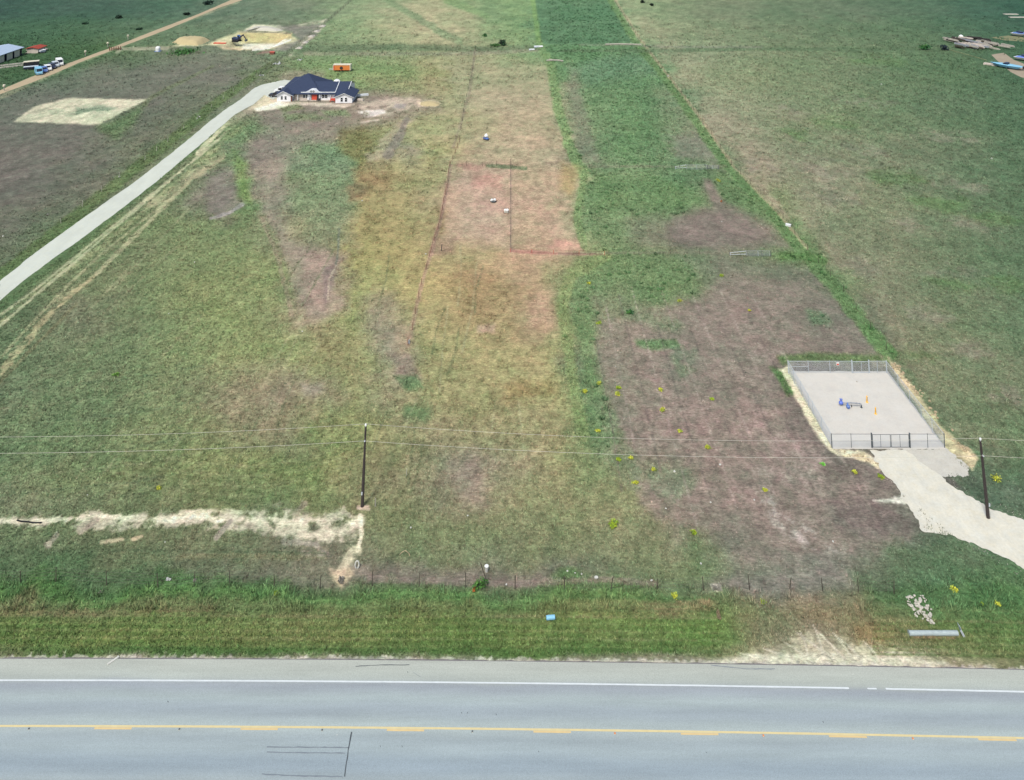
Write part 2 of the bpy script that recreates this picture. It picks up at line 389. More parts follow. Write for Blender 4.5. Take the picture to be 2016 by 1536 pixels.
# scraped field under the house
ar([(488,268),(560,258),(650,252),(690,258),(680,275),(600,285),(575,300),(560,340),(575,400),(590,460),(640,500),(662,520),(650,570),(642,618),(618,628),(588,605),(570,540),(548,480),(520,420),(500,360),(485,310)], (142,129,114), 10, 9, .9, .08)
ar([(500,275),(560,265),(560,300),(500,330),(488,300)], (124,112,104), 8, 8, .6)
ar([(560,305),(640,295),(700,310),(690,350),(640,345),(580,340)], (118,140,106), 14, 14, .75, .15)
ar([(560,360),(690,350),(690,440),(640,500),(590,470),(570,430)], (122,138,100), 20, 16, .75, .1)
ar([(560,420),(600,440),(600,480),(570,470)], (136,138,92), 12, 8, .5)
ar([(600,500),(640,490),(662,520),(648,570),(640,620),(620,615),(600,560)], (152,132,116), 9, 6, .7)
ar([(635,525),(662,522),(650,570),(640,600)], (128,110,106), 5, 4, .7)
st([(662,522),(648,550),(645,590)], (176,160,138), 2, 2, .8, .7, .3)
st([(668,450),(665,500),(662,520)], (100,112,98), 2.5, 2.5, .6, .7)
ar([(668,255),(722,252),(740,300),(700,322),(672,300)], (122,118,72), 9, 6, .8, .2)
ar([(690,330),(740,335),(775,350),(760,372),(700,360)], (140,120,80), 9, 6, .7, .3)
ar([(685,362),(725,368),(720,388),(690,395)], (122,106,76), 7, 5, .75, .15)
ar([(720,305),(800,225),(808,240),(790,270),(770,300),(725,318)], (164,150,124), 6, 8, .75, .4)
st([(800,235),(790,262),(765,305)], (128,118,110), 6, 10, .5, .7)
ar([(410,345),(460,330),(472,380),(475,405),(430,432),(408,425),(405,390)], (120,111,104), 9, 8, .8, .12)
st([(415,430),(450,420),(478,402)], (152,146,146), 4, 3, .8, .8, .3)
ar([(440,240),(500,225),(520,250),(470,290),(440,280)], (104,140,84), 12, 8, .6)
ar([(460,300),(486,320),(492,400),(470,385)], (112,148,74), 8, 5, .7)
st([(515,430),(525,455),(545,500),(560,560),(575,620)], (150,132,112), 5, 5, .6, .5, .3)
# --- olive meadow between
ar([(740,570),(775,580),(790,660),(800,740),(770,740),(735,660),(728,600)], (148,132,114), 14, 12, .6, .4)
ar([(780,640),(812,640),(815,680),(795,745),(780,730)], (168,142,118), 8, 8, .55, .35)
ar([(770,700),(810,700),(830,750),(790,760)], (140,116,108), 8, 6, .6, .3)
ar([(775,740),(820,740),(835,765),(800,770)], (96,132,84), 6, 5, .75, .35)
ar([(800,800),(850,800),(850,830),(800,825)], (98,134,84), 8, 6, .7, .35)
ar([(930,560),(1000,540),(1010,640),(960,665),(900,640),(890,600)], (150,128,86), 16, 12, .5, .4)
ar([(940,640),(975,640),(975,655),(940,655)], (184,152,130), 5, 4, .7)
ar([(1040,590),(1090,560),(1095,640),(1040,650)], (178,140,118), 12, 8, .6, .35)
ar([(990,755),(1080,750),(1100,775),(1000,790)], (142,118,70), 12, 8, .6, .3)
ar([(620,640),(680,650),(740,760),(680,740),(620,690)], (138,124,84), 16, 10, .45, .3)
ar([(470,740),(620,740),(650,780),(560,870),(460,840),(400,790)], (140,126,100), 24, 16, .5, .35)
ar([(590,755),(635,755),(635,775),(600,778)], (150,140,122), 8, 4, .8)
ar([(880,900),(940,900),(960,1000),(900,990)], (144,126,114), 18, 12, .6, .3)
ar([(700,380),(800,370),(820,500),(760,540),(700,500)], (150,138,86), 24, 12, .5)
ar([(850,470),(870,460),(900,470),(890,500),(850,505)], (138,110,96), 8, 6, .6)
ar([(865,405),(905,420),(905,450),(860,455)], (134,108,70), 10, 6, .7, .2)
# --- pink paddock
ar([(892,330),(1000,335),(1008,490),(940,480),(880,470),(870,400)], (180,148,130), 14, 12, .6, .25)
ar([(880,400),(960,390),(1000,440),(960,470),(890,450)], (184,154,134), 14, 12, .5, .3)
ar([(900,318),(955,322),(945,340),(895,330)], (164,112,104), 5, 4, .6, .35)
ar([(930,345),(985,350),(985,370),(930,362)], (192,130,118), 8, 6, .6, .3)
ar([(1050,410),(1130,420),(1140,480),(1080,470)], (194,154,132), 12, 10, .6, .3)
ar([(1090,470),(1150,480),(1150,495),(1080,490)], (196,140,124), 7, 5, .6, .25)
st([(1005,494),(1090,499),(1192,502)], (180,118,108), 3, 3, .9, .7, .4)
st([(888,326),(880,370),(868,430),(848,500)], (170,130,116), 5, 5, .6, .6, .2)
st([(1005,328),(1005,495)], (170,140,122), 3, 3, .6, .5, .3)
st([(848,500),(830,560),(812,640),(800,680)], (172,138,116), 4, 5, .6, .6, .3)
st([(960,326),(1035,332)], (96,122,84), 4, 3, .8, .7, .3)
st([(935,100),(925,180),(905,250),(892,290)], (132,118,102), 3, 3, .7, .5, .3)
# --- top centre
ar([(820,0),(900,10),(960,30),(940,90),(860,85),(760,60),(740,20)], (158,154,116), 12, 8, .6)
st([(760,0),(830,40),(870,65),(905,82)], (116,140,98), 6, 8, .5, .8, .2)
st([(880,0),(930,20),(960,32)], (108,148,88), 8, 6, .5, .6)
# --- the green strip
ar([(1047,-30),(1188,-30),(1200,5),(1246,84),(1065,87)], (82,134,84), 2.5, 1.5, 1.0)
st([(1043,-30),(1052,20),(1062,88)], (112,160,84), 5, 6, .3, .9)
ar([(1065,90),(1250,86),(1300,145),(1310,165),(1095,160),(1082,130)], (90,148,84), 6, 4, .8)
ar([(1120,135),(1200,108),(1290,112),(1300,150),(1220,160),(1150,172)], (100,144,102), 8, 6, .7, .2)
ar([(1125,165),(1290,150),(1360,250),(1410,320),(1150,322),(1130,250)], (98,146,86), 16, 12, .6, .1)
ar([(1290,170),(1330,190),(1420,320),(1330,322),(1300,250)], (116,126,98), 12, 12, .7, .15)
ar([(1120,130),(1140,140),(1150,200),(1165,260),(1180,320),(1145,320),(1130,250),(1115,170)], (124,122,104), 9, 6, .65, .2)
ar([(1320,270),(1380,262),(1420,320),(1330,312)], (118,116,104), 10, 8, .8, .2)
ar([(1160,385),(1175,350),(1300,345),(1400,380),(1400,410),(1300,420),(1190,420)], (96,146,80), 14, 10, .7, .25)
ar([(1400,350),(1430,335),(1500,395),(1545,440),(1520,440),(1450,410),(1415,390)], (98,138,80), 10, 8, .8, .3)
ar([(1382,350),(1400,355),(1425,400),(1415,412),(1398,395)], (128,112,104), 6, 4, .8)
ar([(1330,425),(1440,405),(1520,450),(1565,488),(1320,490),(1310,450)], (124,108,102), 14, 8, .9)
ar([(1150,420),(1220,420),(1230,480),(1200,495),(1165,485)], (112,140,92), 12, 8, .6, .3)
ar([(1235,430),(1300,435),(1310,485),(1240,470)], (120,122,100), 12, 8, .6, .2)
ar([(1200,500),(1390,500),(1420,540),(1380,590),(1290,600),(1230,570),(1150,560),(1130,520)], (102,138,84), 16, 12, .75, .3)
ar([(1340,505),(1450,505),(1600,525),(1640,570),(1560,560),(1440,545),(1390,560)], (112,116,98), 16, 8, .7)
ar([(1370,600),(1420,550),(1560,560),(1650,590),(1730,690),(1600,705),(1530,705),(1500,740),(1560,800),(1600,860),(1650,900),(1720,905),(1775,970),(1820,1040),(1700,1090),(1600,1080),(1480,1080),(1420,1050),(1270,1010),(1250,950),(1400,940),(1240,890),(1195,800),(1165,700),(1180,640),(1260,620)], (137,122,111), 14, 16, .85, .06)
ar([(1600,540),(1650,570),(1740,690),(1620,700),(1590,640)], (116,108,100), 12, 8, .6)
ar([(1550,770),(1600,850),(1640,888),(1715,905),(1765,962),(1690,950),(1600,920),(1540,850)], (110,100,94), 10, 8, .7)
ar([(1640,985),(1780,985),(1815,1042),(1700,1060),(1640,1030)], (106,96,92), 10, 8, .7)
ar([(1500,960),(1540,965),(1530,985),(1545,1010),(1620,1050),(1660,1090),(1600,1085),(1520,1030),(1490,990)], (176,170,160), 7, 12, .8, .6)
ar([(1245,920),(1370,920),(1370,960),(1330,990),(1250,960)], (108,132,98), 12, 12, .7, .45)
ar([(1145,700),(1180,740),(1215,830),(1250,900),(1210,940),(1150,860),(1130,780)], (104,138,90), 10, 10, .7, .45)
ar([(1130,560),(1165,560),(1172,680),(1190,780),(1160,780),(1140,700),(1125,620)], (112,142,90), 9, 8, .75, .25)
ar([(1250,670),(1330,668),(1345,685),(1290,690),(1255,680)], (94,138,84), 5, 5, .8, .35)
ar([(1225,610),(1300,615),(1350,640),(1330,660),(1270,640),(1230,625)], (112,132,96), 8, 8, .7, .4)
ar([(1320,680),(1370,690),(1370,720),(1330,715)], (104,126,98), 8, 8, .6, .4)
ar([(1585,610),(1620,612),(1640,640),(1600,640)], (98,128,92), 7, 6, .7, .4)
ar([(1320,700),(1370,730),(1340,745)], (110,128,96), 6, 6, .6, .4)
st([(1062,88),(1085,130),(1100,220),(1125,300),(1150,345)], (114,156,90), 8, 12, .5, .75)
st([(1150,345),(1136,430),(1150,485)], (116,150,90), 8, 8, .5, .7)
ar([(1105,320),(1142,332),(1138,345),(1125,390),(1105,370)], (160,140,88), 8, 4, .7)
st([(1190,505),(1125,540),(1106,600),(1118,680),(1132,780),(1150,860)], (132,150,92), 14, 12, .3, .8)
st([(1195,-10),(1250,82),(1310,155),(1370,240),(1428,325),(1500,395),(1570,485),(1640,562),(1690,625),(1752,700)], (96,142,78), 6, 15, .6, .85, .08)
st([(1205,-10),(1262,80),(1322,158),(1385,240),(1445,330),(1462,345),(1540,430),(1590,490)], (158,146,112), 2.5, 3.5, .8, .75, .25)
ar([(1462,340),(1485,345),(1530,395),(1560,440),(1540,425),(1500,385)], (160,142,118), 5, 4, .75, .25)
st([(1540,505),(1590,505),(1620,515)], (88,142,68), 8, 10, .5, .8, .2)
st([(1100,500),(1300,498),(1440,498)], (138,130,110), 3, 3, .5, .4, .2)
st([(1160,328),(1300,328),(1430,328)], (134,130,108), 3, 3, .5, .5, .2)
st([(1100,100),(1250,101),(1500,97),(1800,97),(1900,100)], (84,108,76), 3, 5, .6, .6, .25)
st([(1140,88),(1300,92),(1500,93)], (128,124,112), 2, 2, .8, .5, .4)
# --- right field
for q in [((1620,330),60,24), ((1690,300),50,12), ((1860,270),60,10), ((1900,365),60,14), ((1930,440),60,14), ((1700,530),40,22), ((1830,620),50,24), ((1900,690),60,18), ((1650,390),40,18), ((1790,440),40,14), ((1500,330),40,16), ((1880,540),60,12), ((1980,780),40,20), ((1700,200),60,10), ((1560,220),50,10)]:
    (qx, qy), a, b = q
    ar([(qx-a,qy-b*.4),(qx-a*.3,qy-b),(qx+a*.6,qy-b*.4),(qx+a,qy+b*.5),(qx+a*.2,qy+b),(qx-a*.6,qy+b*.4)], (138,126,112), 9, 12, .6, .5)
for q in [((1850,400),70,16), ((1960,430),60,14), ((1880,560),60,12), ((1760,350),60,14), ((1640,240),50,12), ((1980,560),40,16), ((1800,700),50,12), ((1720,120),70,8), ((1560,260),40,10)]:
    (qx, qy), a, b = q
    ar([(qx-a,qy-b*.4),(qx-a*.3,qy-b),(qx+a*.6,qy-b*.4),(qx+a,qy+b*.5),(qx+a*.2,qy+b),(qx-a*.6,qy+b*.4)], (92,126,72), 9, 12, .6, .4)
ar([(1750,700),(1790,740),(1850,830),(1930,900),(1960,960),(1910,900),(1850,850),(1790,780)], (76,116,74), 10, 10, .8, .2)
ar([(1530,702),(1600,695),(1730,700),(1740,712),(1560,712),(1540,720)], (92,124,70), 5, 5, .8, .25)
ar([(1515,722),(1540,728),(1570,775),(1550,780)], (78,124,62), 5, 4, .9, .15)
ar([(1850,935),(1890,945),(1930,990),(1960,1000),(2016,1012),(2016,960),(1960,930),(1930,920)], (84,104,84), 10, 10, .7, .3)
ar([(1840,930),(1870,940),(1900,965),(1880,960)], (96,92,88), 4, 3, .8)
# gravel margins around the pad
ar([(1532,727),(1556,722),(1640,880),(1715,893),(1733,925),(1690,905),(1635,890),(1600,850),(1560,770)], (226,212,178), 3, 5, .95, .1)
ar([(1748,704),(1766,722),(1800,765),(1835,810),(1862,850),(1905,880),(1925,905),(1915,925),(1890,905),(1860,885),(1800,790),(1760,735)], (208,188,146), 4, 6, .95, .3)
ar([(1700,892),(1730,920),(1715,912),(1660,898)], (206,188,146), 3, 4, .9, .4)
ar([(1720,985),(1775,978),(1790,990),(1740,990)], (222,218,204), 3, 5, .9, .3)
ar([(700,994),(726,994),(728,1004),(702,1004)], (196,172,152), 2, 3, .9, .1)
ar([(1934,1012),(1956,1014),(1950,1026),(1934,1024)], (206,176,154), 2, 3, .7, .1)
# dirt road remains near the highway
ar([(0,1022),(100,1020),(170,1008),(270,1016),(380,1006),(500,1008),(560,1000),(640,1012),(690,1005),(712,1018),(705,1060),(640,1066),(540,1052),(440,1040),(300,1036),(210,1044),(110,1034),(0,1032)], (196,186,162), 5, 16, .85, .5)
st([(0,1028),(90,1026),(200,1016),(330,1024),(450,1020),(560,1028),(700,1030)], (222,212,184), 4, 9, .9, .85, .42)
st([(358,1010),(440,1006),(540,1012)], (214,210,176), 6, 5, .8, .75, .5)
ar([(520,1028),(620,1020),(700,1030),(690,1062),(600,1066),(540,1048)], (210,196,170), 6, 10, .75, .45)
st([(708,1015),(712,1050),(704,1085)], (228,212,182), 5, 4, .6, .9, .1)
st([(700,1085),(682,1100),(672,1128)], (222,206,172), 13, 12, .7, .85, .4)
ar([(650,1120),(690,1118),(700,1130),(680,1148),(672,1162),(655,1140)], (204,180,146), 5, 6, .85, .35)
ar([(690,1110),(730,1112),(728,1130),(700,1136)], (150,138,124), 6, 4, .6)
for (a, b, c, w) in [((95,1072),(112,1052),(158,146,130),8), ((160,1042),(190,1024),(160,148,130),9), ((200,1068),(240,1062),(204,184,148),6), ((425,1060),(455,1025),(158,146,134),6), ((580,1012),(600,992),(150,142,118),9), ((262,1062),(280,1056),(196,178,140),4)]:
    st([a, b], c, w, w * .7, .7, .8, .3)
st([(560,1066),(620,1072),(640,1095),(600,1090)], (176,160,150), 7, 9, .9, .6, .45)
st([(0,1090),(200,1084),(400,1086),(640,1090)], (84,104,72), 3, 3, .8, .5, .35)
st([(300,1100),(450,1094),(640,1098)], (128,132,92), 6, 6, .8, .5, .4)
# fence-line bare strip and verge
st([(730,1140),(880,1146),(1000,1150),(1200,1142),(1290,1150)], (146,126,118), 8, 6, .7, .55, .35)
ar([(130,1130),(310,1125),(330,1150),(150,1160)], (72,108,66), 10, 8, .6, .2)
st([(0,1206),(200,1204),(420,1200)], (134,118,84), 8, 6, .9, .5, .5)
ar([(1260,1190),(1400,1180),(1420,1200),(1300,1215)], (142,116,84), 7, 8, .6, .4)
ar([(1560,1160),(1700,1165),(1700,1215),(1600,1235),(1540,1200)], (142,120,92), 16, 12, .6, .4)
ar([(1680,1230),(1760,1235),(1760,1260),(1690,1270)], (140,116,72), 10, 8, .6, .3)
ar([(1470,1300),(1530,1272),(1600,1240),(1660,1262),(1740,1280),(1830,1290),(1900,1305),(1960,1312),(1900,1322),(1430,1312)], (188,178,150), 9, 18, .8, .5)
ar([(1400,1306),(1480,1290),(1600,1286),(1750,1292),(1850,1302),(1900,1316),(1700,1322),(1420,1312)], (208,200,176), 4, 6, .85, .2)
for (a, b, w) in [((1640,1300),(1566,1244),3.2),((1665,1302),(1606,1240),2.8),((1600,1302),(1540,1262),3.5),((1700,1304),(1652,1256),2.6),((1560,1300),(1500,1275),3.5),((1735,1306),(1700,1262),2.4),((1622,1296),(1600,1228),2.4),((1680,1300),(1640,1246),2.2),((1780,1308),(1756,1282),3),((1520,1300),(1456,1286),3.5),((1830,1310),(1800,1290),3),((1590,1290),(1574,1240),2)]:
    st([a, ((a[0]+b[0])/2+3, (a[1]+b[1])/2), b], (208,200,178), w, .8, .7, .8, .2)
ar([(1395,1150),(1418,1150),(1424,1165),(1405,1168)], (214,210,196), 3, 5, .9, .4)
ar([(1440,1145),(1660,1120),(1690,1160),(1600,1165),(1480,1165)], (130,122,114), 12, 8, .6, .1)
ar([(1790,1246),(1890,1252),(1880,1262),(1800,1258)], (152,122,92), 5, 4, .8, .2)

for i, (yy, cc) in enumerate([(1174,(70,108,58)),(1190,(112,138,82)),(1199,(86,112,62)),(1212,(132,130,88)),(1219,(92,122,62)),(1226,(124,140,80)),(1234,(84,116,54)),(1241,(128,140,82)),(1249,(88,118,54)),(1256,(132,142,88)),(1264,(90,120,56)),(1271,(120,136,76)),(1279,(80,112,54))]):
    st([(-40, yy + 1), (300, yy), (700, yy + 3), (1050, yy + 2), (1420, yy + 6)], cc, 2.4, 2.4, 1.0, .5, .34)
    st([(1720, yy + 9), (1900, yy + 12), (2060, yy + 16)], cc, 2.4, 2.4, 1.0, .45, .36)
# old wheel and mower lines in the pastures, running away from the highway
_r = random.Random(77)  # noqa
for i in range(30):
    x0 = _r.uniform(60, 1050); y0 = _r.uniform(560, 980); L = _r.uniform(60, 190)
    f = (x0 - CX) / (y0 - CY); x1 = CX + f * (y0 - L - CY) + _r.uniform(-14, 14)
    cc = (158, 156, 118) if i % 2 else (96, 112, 76)
    st([(x0, y0), ((x0 + x1) / 2 + _r.uniform(-7, 7), y0 - L / 2), (x1, y0 - L)], cc, 2.2, 1.6, 1.1, .42, .42)
for k in range(9):      # curved mower passes above the dirt streak
    yy = 905 + 10 * k
    st([(250 - 8 * k, yy - 26), (380, yy - 4), (500, yy + 4), (600, yy - 10), (690, yy - 40)], (144, 152, 104) if k % 2 else (100, 120, 72), 2.2, 2, 1.0, .4, .38)
for k in range(7):
    yy = 760 + 34 * k
    st([(-20, yy + 14), (120, yy), (260, yy - 14), (400, yy - 40)], (136, 148, 108) if k % 2 else (88, 112, 78), 2.4, 2, 1.2, .4, .4)
for k in range(12):     # furrows of the bare plot
    x0 = 1230 + 44 * k; f = (x0 - CX) / (1000 - CY)
    y1 = _r.uniform(560, 700); y0 = _r.uniform(860, 1050)
    st([(CX + f * (y0 - CY), y0), (CX + f * ((y0 + y1) / 2 - CY) + _r.uniform(-4, 4), (y0 + y1) / 2), (CX + f * (y1 - CY), y1)], (160, 144, 134) if k % 2 else (104, 94, 88), 2.2, 1.6, 1.2, .5, .42)
ar([(1440,860),(1580,850),(1640,900),(1600,960),(1480,950)], (156,138,130), 12, 14, .6, .55)
ar([(1480,690),(1520,690),(1530,780),(1500,850),(1470,780)], (154,136,128), 10, 12, .55, .55)

def road_edge_px(px):
    X = (px - CX) * 72.7 / F_PX
    Y = 72.70 - 1.26e-4 * (X + 45.0) ** 2
    return CY + FH / Y

def ground_color(x, y):
    """sRGB-like survey colour of the ground at world positions"""
    px, py = to_px(x, y)
    dd = np.maximum(y, 30.0)
    sc = dd / 100.0
    # organic warp, in metres, then expressed in survey pixels
    spx = F_PX / dd; spy = FH / dd ** 2
    wx = (fbm(x / 6, y / 9, 1) - .5) * 9 * (0.6 + sc * .5); wy = (fbm(x / 6, y / 9, 2) - .5) * 9 * (0.6 + sc * .5)
    near = sstep(74.5, 84, y)
    bx = px + wx * spx; by = py + wy * spy * (0.15 + 0.85 * near)
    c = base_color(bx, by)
    n_e = mfbm(x, y, 1.4, 5, 5, .62, sc) - .5        # edge noise
    n_b = mfbm(x, y, 1.5, 9, 5, .68, sc)             # breakup noise
    for o in OV:
        pts = np.array(o[1], float)
        mrg = 60
        m = (px > pts[:, 0].min() - mrg) & (px < pts[:, 0].max() + mrg) & (py > pts[:, 1].min() - mrg) & (py < pts[:, 1].max() + mrg)
        if not m.any(): continue
        qx, qy = px[m], py[m]
        if o[0] == 'p':
            _, _, col, fe, nz, op, br = o
            d = poly_sd(o[1], qx, qy) + n_e[m] * nz * 2.6
            a = 1 - sstep(-fe, fe, d)
        else:
            _, _, col, w0, w1, nz, op, br = o
            d = line_d(o[1], qx, qy, w0, w1) + n_e[m] * nz * 2.4
            a = 1 - sstep(0.55, 1.25, d)
        if br > 0:
            a = a * sstep(br - .1, br + .12, n_b[m] + (1 - br) * .12)
        a = (a * op)[:, None]
        c[m] = c[m] * (1 - a) + np.array(col, float) * a
    # ragged gravel fringe along the asphalt
    e = road_edge_px(px)
    d = (e - py) / 8.0 + (fbm(x / .35, y / .9, 21, 4, .6) - .5) * 2.6
    fr = (1 - sstep(.55, 1.1, d))
    a = (fr * .85)[:, None]
    c = c * (1 - a) + np.array((186, 180, 168.)) * a
    # patchy hue: drier / greener
    h1 = (mfbm(x, y, 2.2, 41, 4, .6, sc) - .5) * 2
    h2 = (mfbm(x, y, 9.0, 51, 3, .5, sc) - .5) * 2
    k = (h1 * .10 + h2 * .07)[:, None]
    c = c * (1 + k * np.array((1.3, .35, .75)))
    # fine light and dark tufting
    l1 = (mfbm(x, y, .7, 61, 3, .75, sc) - .5) * 2
    c = c * (1 + (l1 * .24))[:, None]
    # the long plot and the far crops are dull, patchy greens; the right pasture is greyer green
    top = np.maximum(c[:, 0], c[:, 2]); ex = c[:, 1] - top
    c[:, 1] = np.where((py < 640) & (ex > 26), top + 26 + (ex - 26) * .5, c[:, 1])
    rp = (sstep(20, 90, px - (1215 + .8 * py)) * (1 - sstep(660, 760, py)))[:, None]
    c = c * (1 - rp * np.array((.055, .0, .03)))
    g = c.mean(1, keepdims=True)
    c = (g + (c - g) * .77) * 1.13 + 8.0
    return c, px, py

# ------------------------------------------------------------------ ground mesh
def make_ground_material():
    m = bpy.data.materials.new("ground_cover"); m.use_nodes = True
    nt = m.node_tree; n = nt.nodes; l = nt.links
    b = n["Principled BSDF"]; b.inputs["Roughness"].default_value = 0.95; b.inputs["Specular IOR Level"].default_value = 0.08
    at = n.new("ShaderNodeAttribute"); at.attribute_name = "cover"
    geo = n.new("ShaderNodeNewGeometry")
    def noise(scale, det, rough, sx=1, sy=1, dist=0.0, rot=0.0):
        mp = n.new("ShaderNodeMapping"); mp.inputs["Scale"].default_value = (sx, sy, 1); mp.inputs["Rotation"].default_value = (0, 0, rot)
        l.new(geo.outputs["Position"], mp.inputs["Vector"])
        t = n.new("ShaderNodeTexNoise"); t.inputs["Scale"].default_value = scale; t.inputs["Detail"].default_value = det
        t.inputs["Roughness"].default_value = rough; t.inputs["Distortion"].default_value = dist
        l.new(mp.outputs[0], t.inputs["Vector"]); return t
    def rng(src, a, b_, c, d):
        r = n.new("ShaderNodeMapRange"); r.inputs["From Min"].default_value = a; r.inputs["From Max"].default_value = b_
        r.inputs["To Min"].default_value = c; r.inputs["To Max"].default_value = d
        l.new(src, r.inputs["Value"]); return r.outputs[0]
    def mul(a, b_):
        x = n.new("ShaderNodeMath"); x.operation = 'MULTIPLY'; l.new(a, x.inputs[0]); l.new(b_, x.inputs[1]); return x.outputs[0]
    n1 = noise(0.22, 12, 0.72, 1.0, 1.0, .4)
    n2 = noise(1.6, 7, 0.75, .7, 1.3, 1.2, .35)
    n3 = noise(4.0, 5, 0.8, .7, 1, .5)
    n4 = noise(1.5, 6, 0.72, .30, 1.5, 1.8, -.3)
    f = mul(rng(n1.outputs[0], .3, .7, .84, 1.16), rng(n2.outputs[0], .28, .72, .66, 1.34))
    f = mul(f, rng(n3.outputs[0], .28, .72, .56, 1.44))
    f = mul(f, rng(n4.outputs[0], .3, .7, .76, 1.24))
    # hue drift
    hn = noise(.7, 8, .7, 1, 1, .5)
    mix = n.new("ShaderNodeMix"); mix.data_type = 'RGBA'
    mix.inputs[6].default_value = (0.93, 1.04, 0.93, 1); mix.inputs[7].default_value = (1.08, 0.985, 0.985, 1)
    l.new(rng(hn.outputs[0], .3, .7, 0, 1), mix.inputs[0])
    v = n.new("ShaderNodeVectorMath"); v.operation = 'MULTIPLY'; l.new(at.outputs["Color"], v.inputs[0]); l.new(mix.outputs[2], v.inputs[1])
    v2 = n.new("ShaderNodeVectorMath"); v2.operation = 'SCALE'; l.new(v.outputs[0], v2.inputs[0]); l.new(f, v2.inputs["Scale"])
    l.new(v2.outputs[0], b.inputs["Base Color"])
    hs = n.new("ShaderNodeMath"); hs.operation = 'ADD'; l.new(n2.outputs[0], hs.inputs[0]); l.new(n1.outputs[0], hs.inputs[1])
    bp = n.new("ShaderNodeBump"); bp.inputs["Strength"].default_value = 0.8; bp.inputs["Distance"].default_value = 0.22
    l.new(hs.outputs[0], bp.inputs["Height"]); l.new(bp.outputs[0], b.inputs["Normal"])
    return m

def grid_mesh(name, xs2d, ys2d, zs2d, cols, material):
    R, C = xs2d.shape
    me = bpy.data.meshes.new(name)
    co = np.stack([xs2d.ravel(), ys2d.ravel(), zs2d.ravel()], 1).astype(np.float32)
    me.vertices.add(R * C); me.vertices.foreach_set("co", co.ravel())
    i = np.arange(R - 1)[:, None] * C + np.arange(C - 1)[None, :]
    q = np.stack([i, i + 1, i + C + 1, i + C], -1).reshape(-1, 4).astype(np.int32)
    nf = len(q)
    me.loops.add(nf * 4); me.loops.foreach_set("vertex_index", q.ravel())
    me.polygons.add(nf); me.polygons.foreach_set("loop_start", np.arange(0, nf * 4, 4, dtype=np.int32))
    me.update(calc_edges=True)
    if cols is not None:
        a = me.attributes.new("cover", 'FLOAT_COLOR', 'POINT')
        a.data.foreach_set("color", np.concatenate([cols, np.ones((R * C, 1))], 1).astype(np.float32).ravel())
    me.materials.append(material)
    o = bpy.data.objects.new(name, me); COL.objects.link(o)
    return o

GROUND_MAT = make_ground_material()
PIT = [(440, 94), (476, 68), (572, 68), (530, 96)]
def ground_z(x, y):
    px, py = to_px(x, y)
    d = poly_sd(PIT, px, py)
    z = -2.0 * (1 - sstep(-5, 1, d))
    m = y > 75
    z = np.where(m & (y < 200), z, z)
    return z
def build_ground():
    rows_px = np.arange(1560, -34, -2.0)
    D = FH / (rows_px - CY)
    D = np.concatenate([[-300, -50, 20, 45, 55], D, [620, 760, 1000, 1500, 2500, 4000]])
    u = np.arange(-0.70, 0.6951, 2.4 / F_PX)
    u = np.concatenate([[-20, -4, -1.5, -1.0, -.8], u, [.8, 1.0, 1.5, 4, 20]])
    De = np.maximum(D, 62.0)
    X = De[:, None] * u[None, :]; Y = np.repeat(D[:, None], len(u), 1)
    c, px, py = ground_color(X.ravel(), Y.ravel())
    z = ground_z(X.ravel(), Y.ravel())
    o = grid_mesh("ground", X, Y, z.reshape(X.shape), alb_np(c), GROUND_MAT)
    tag(o, kind="structure")
build_ground()

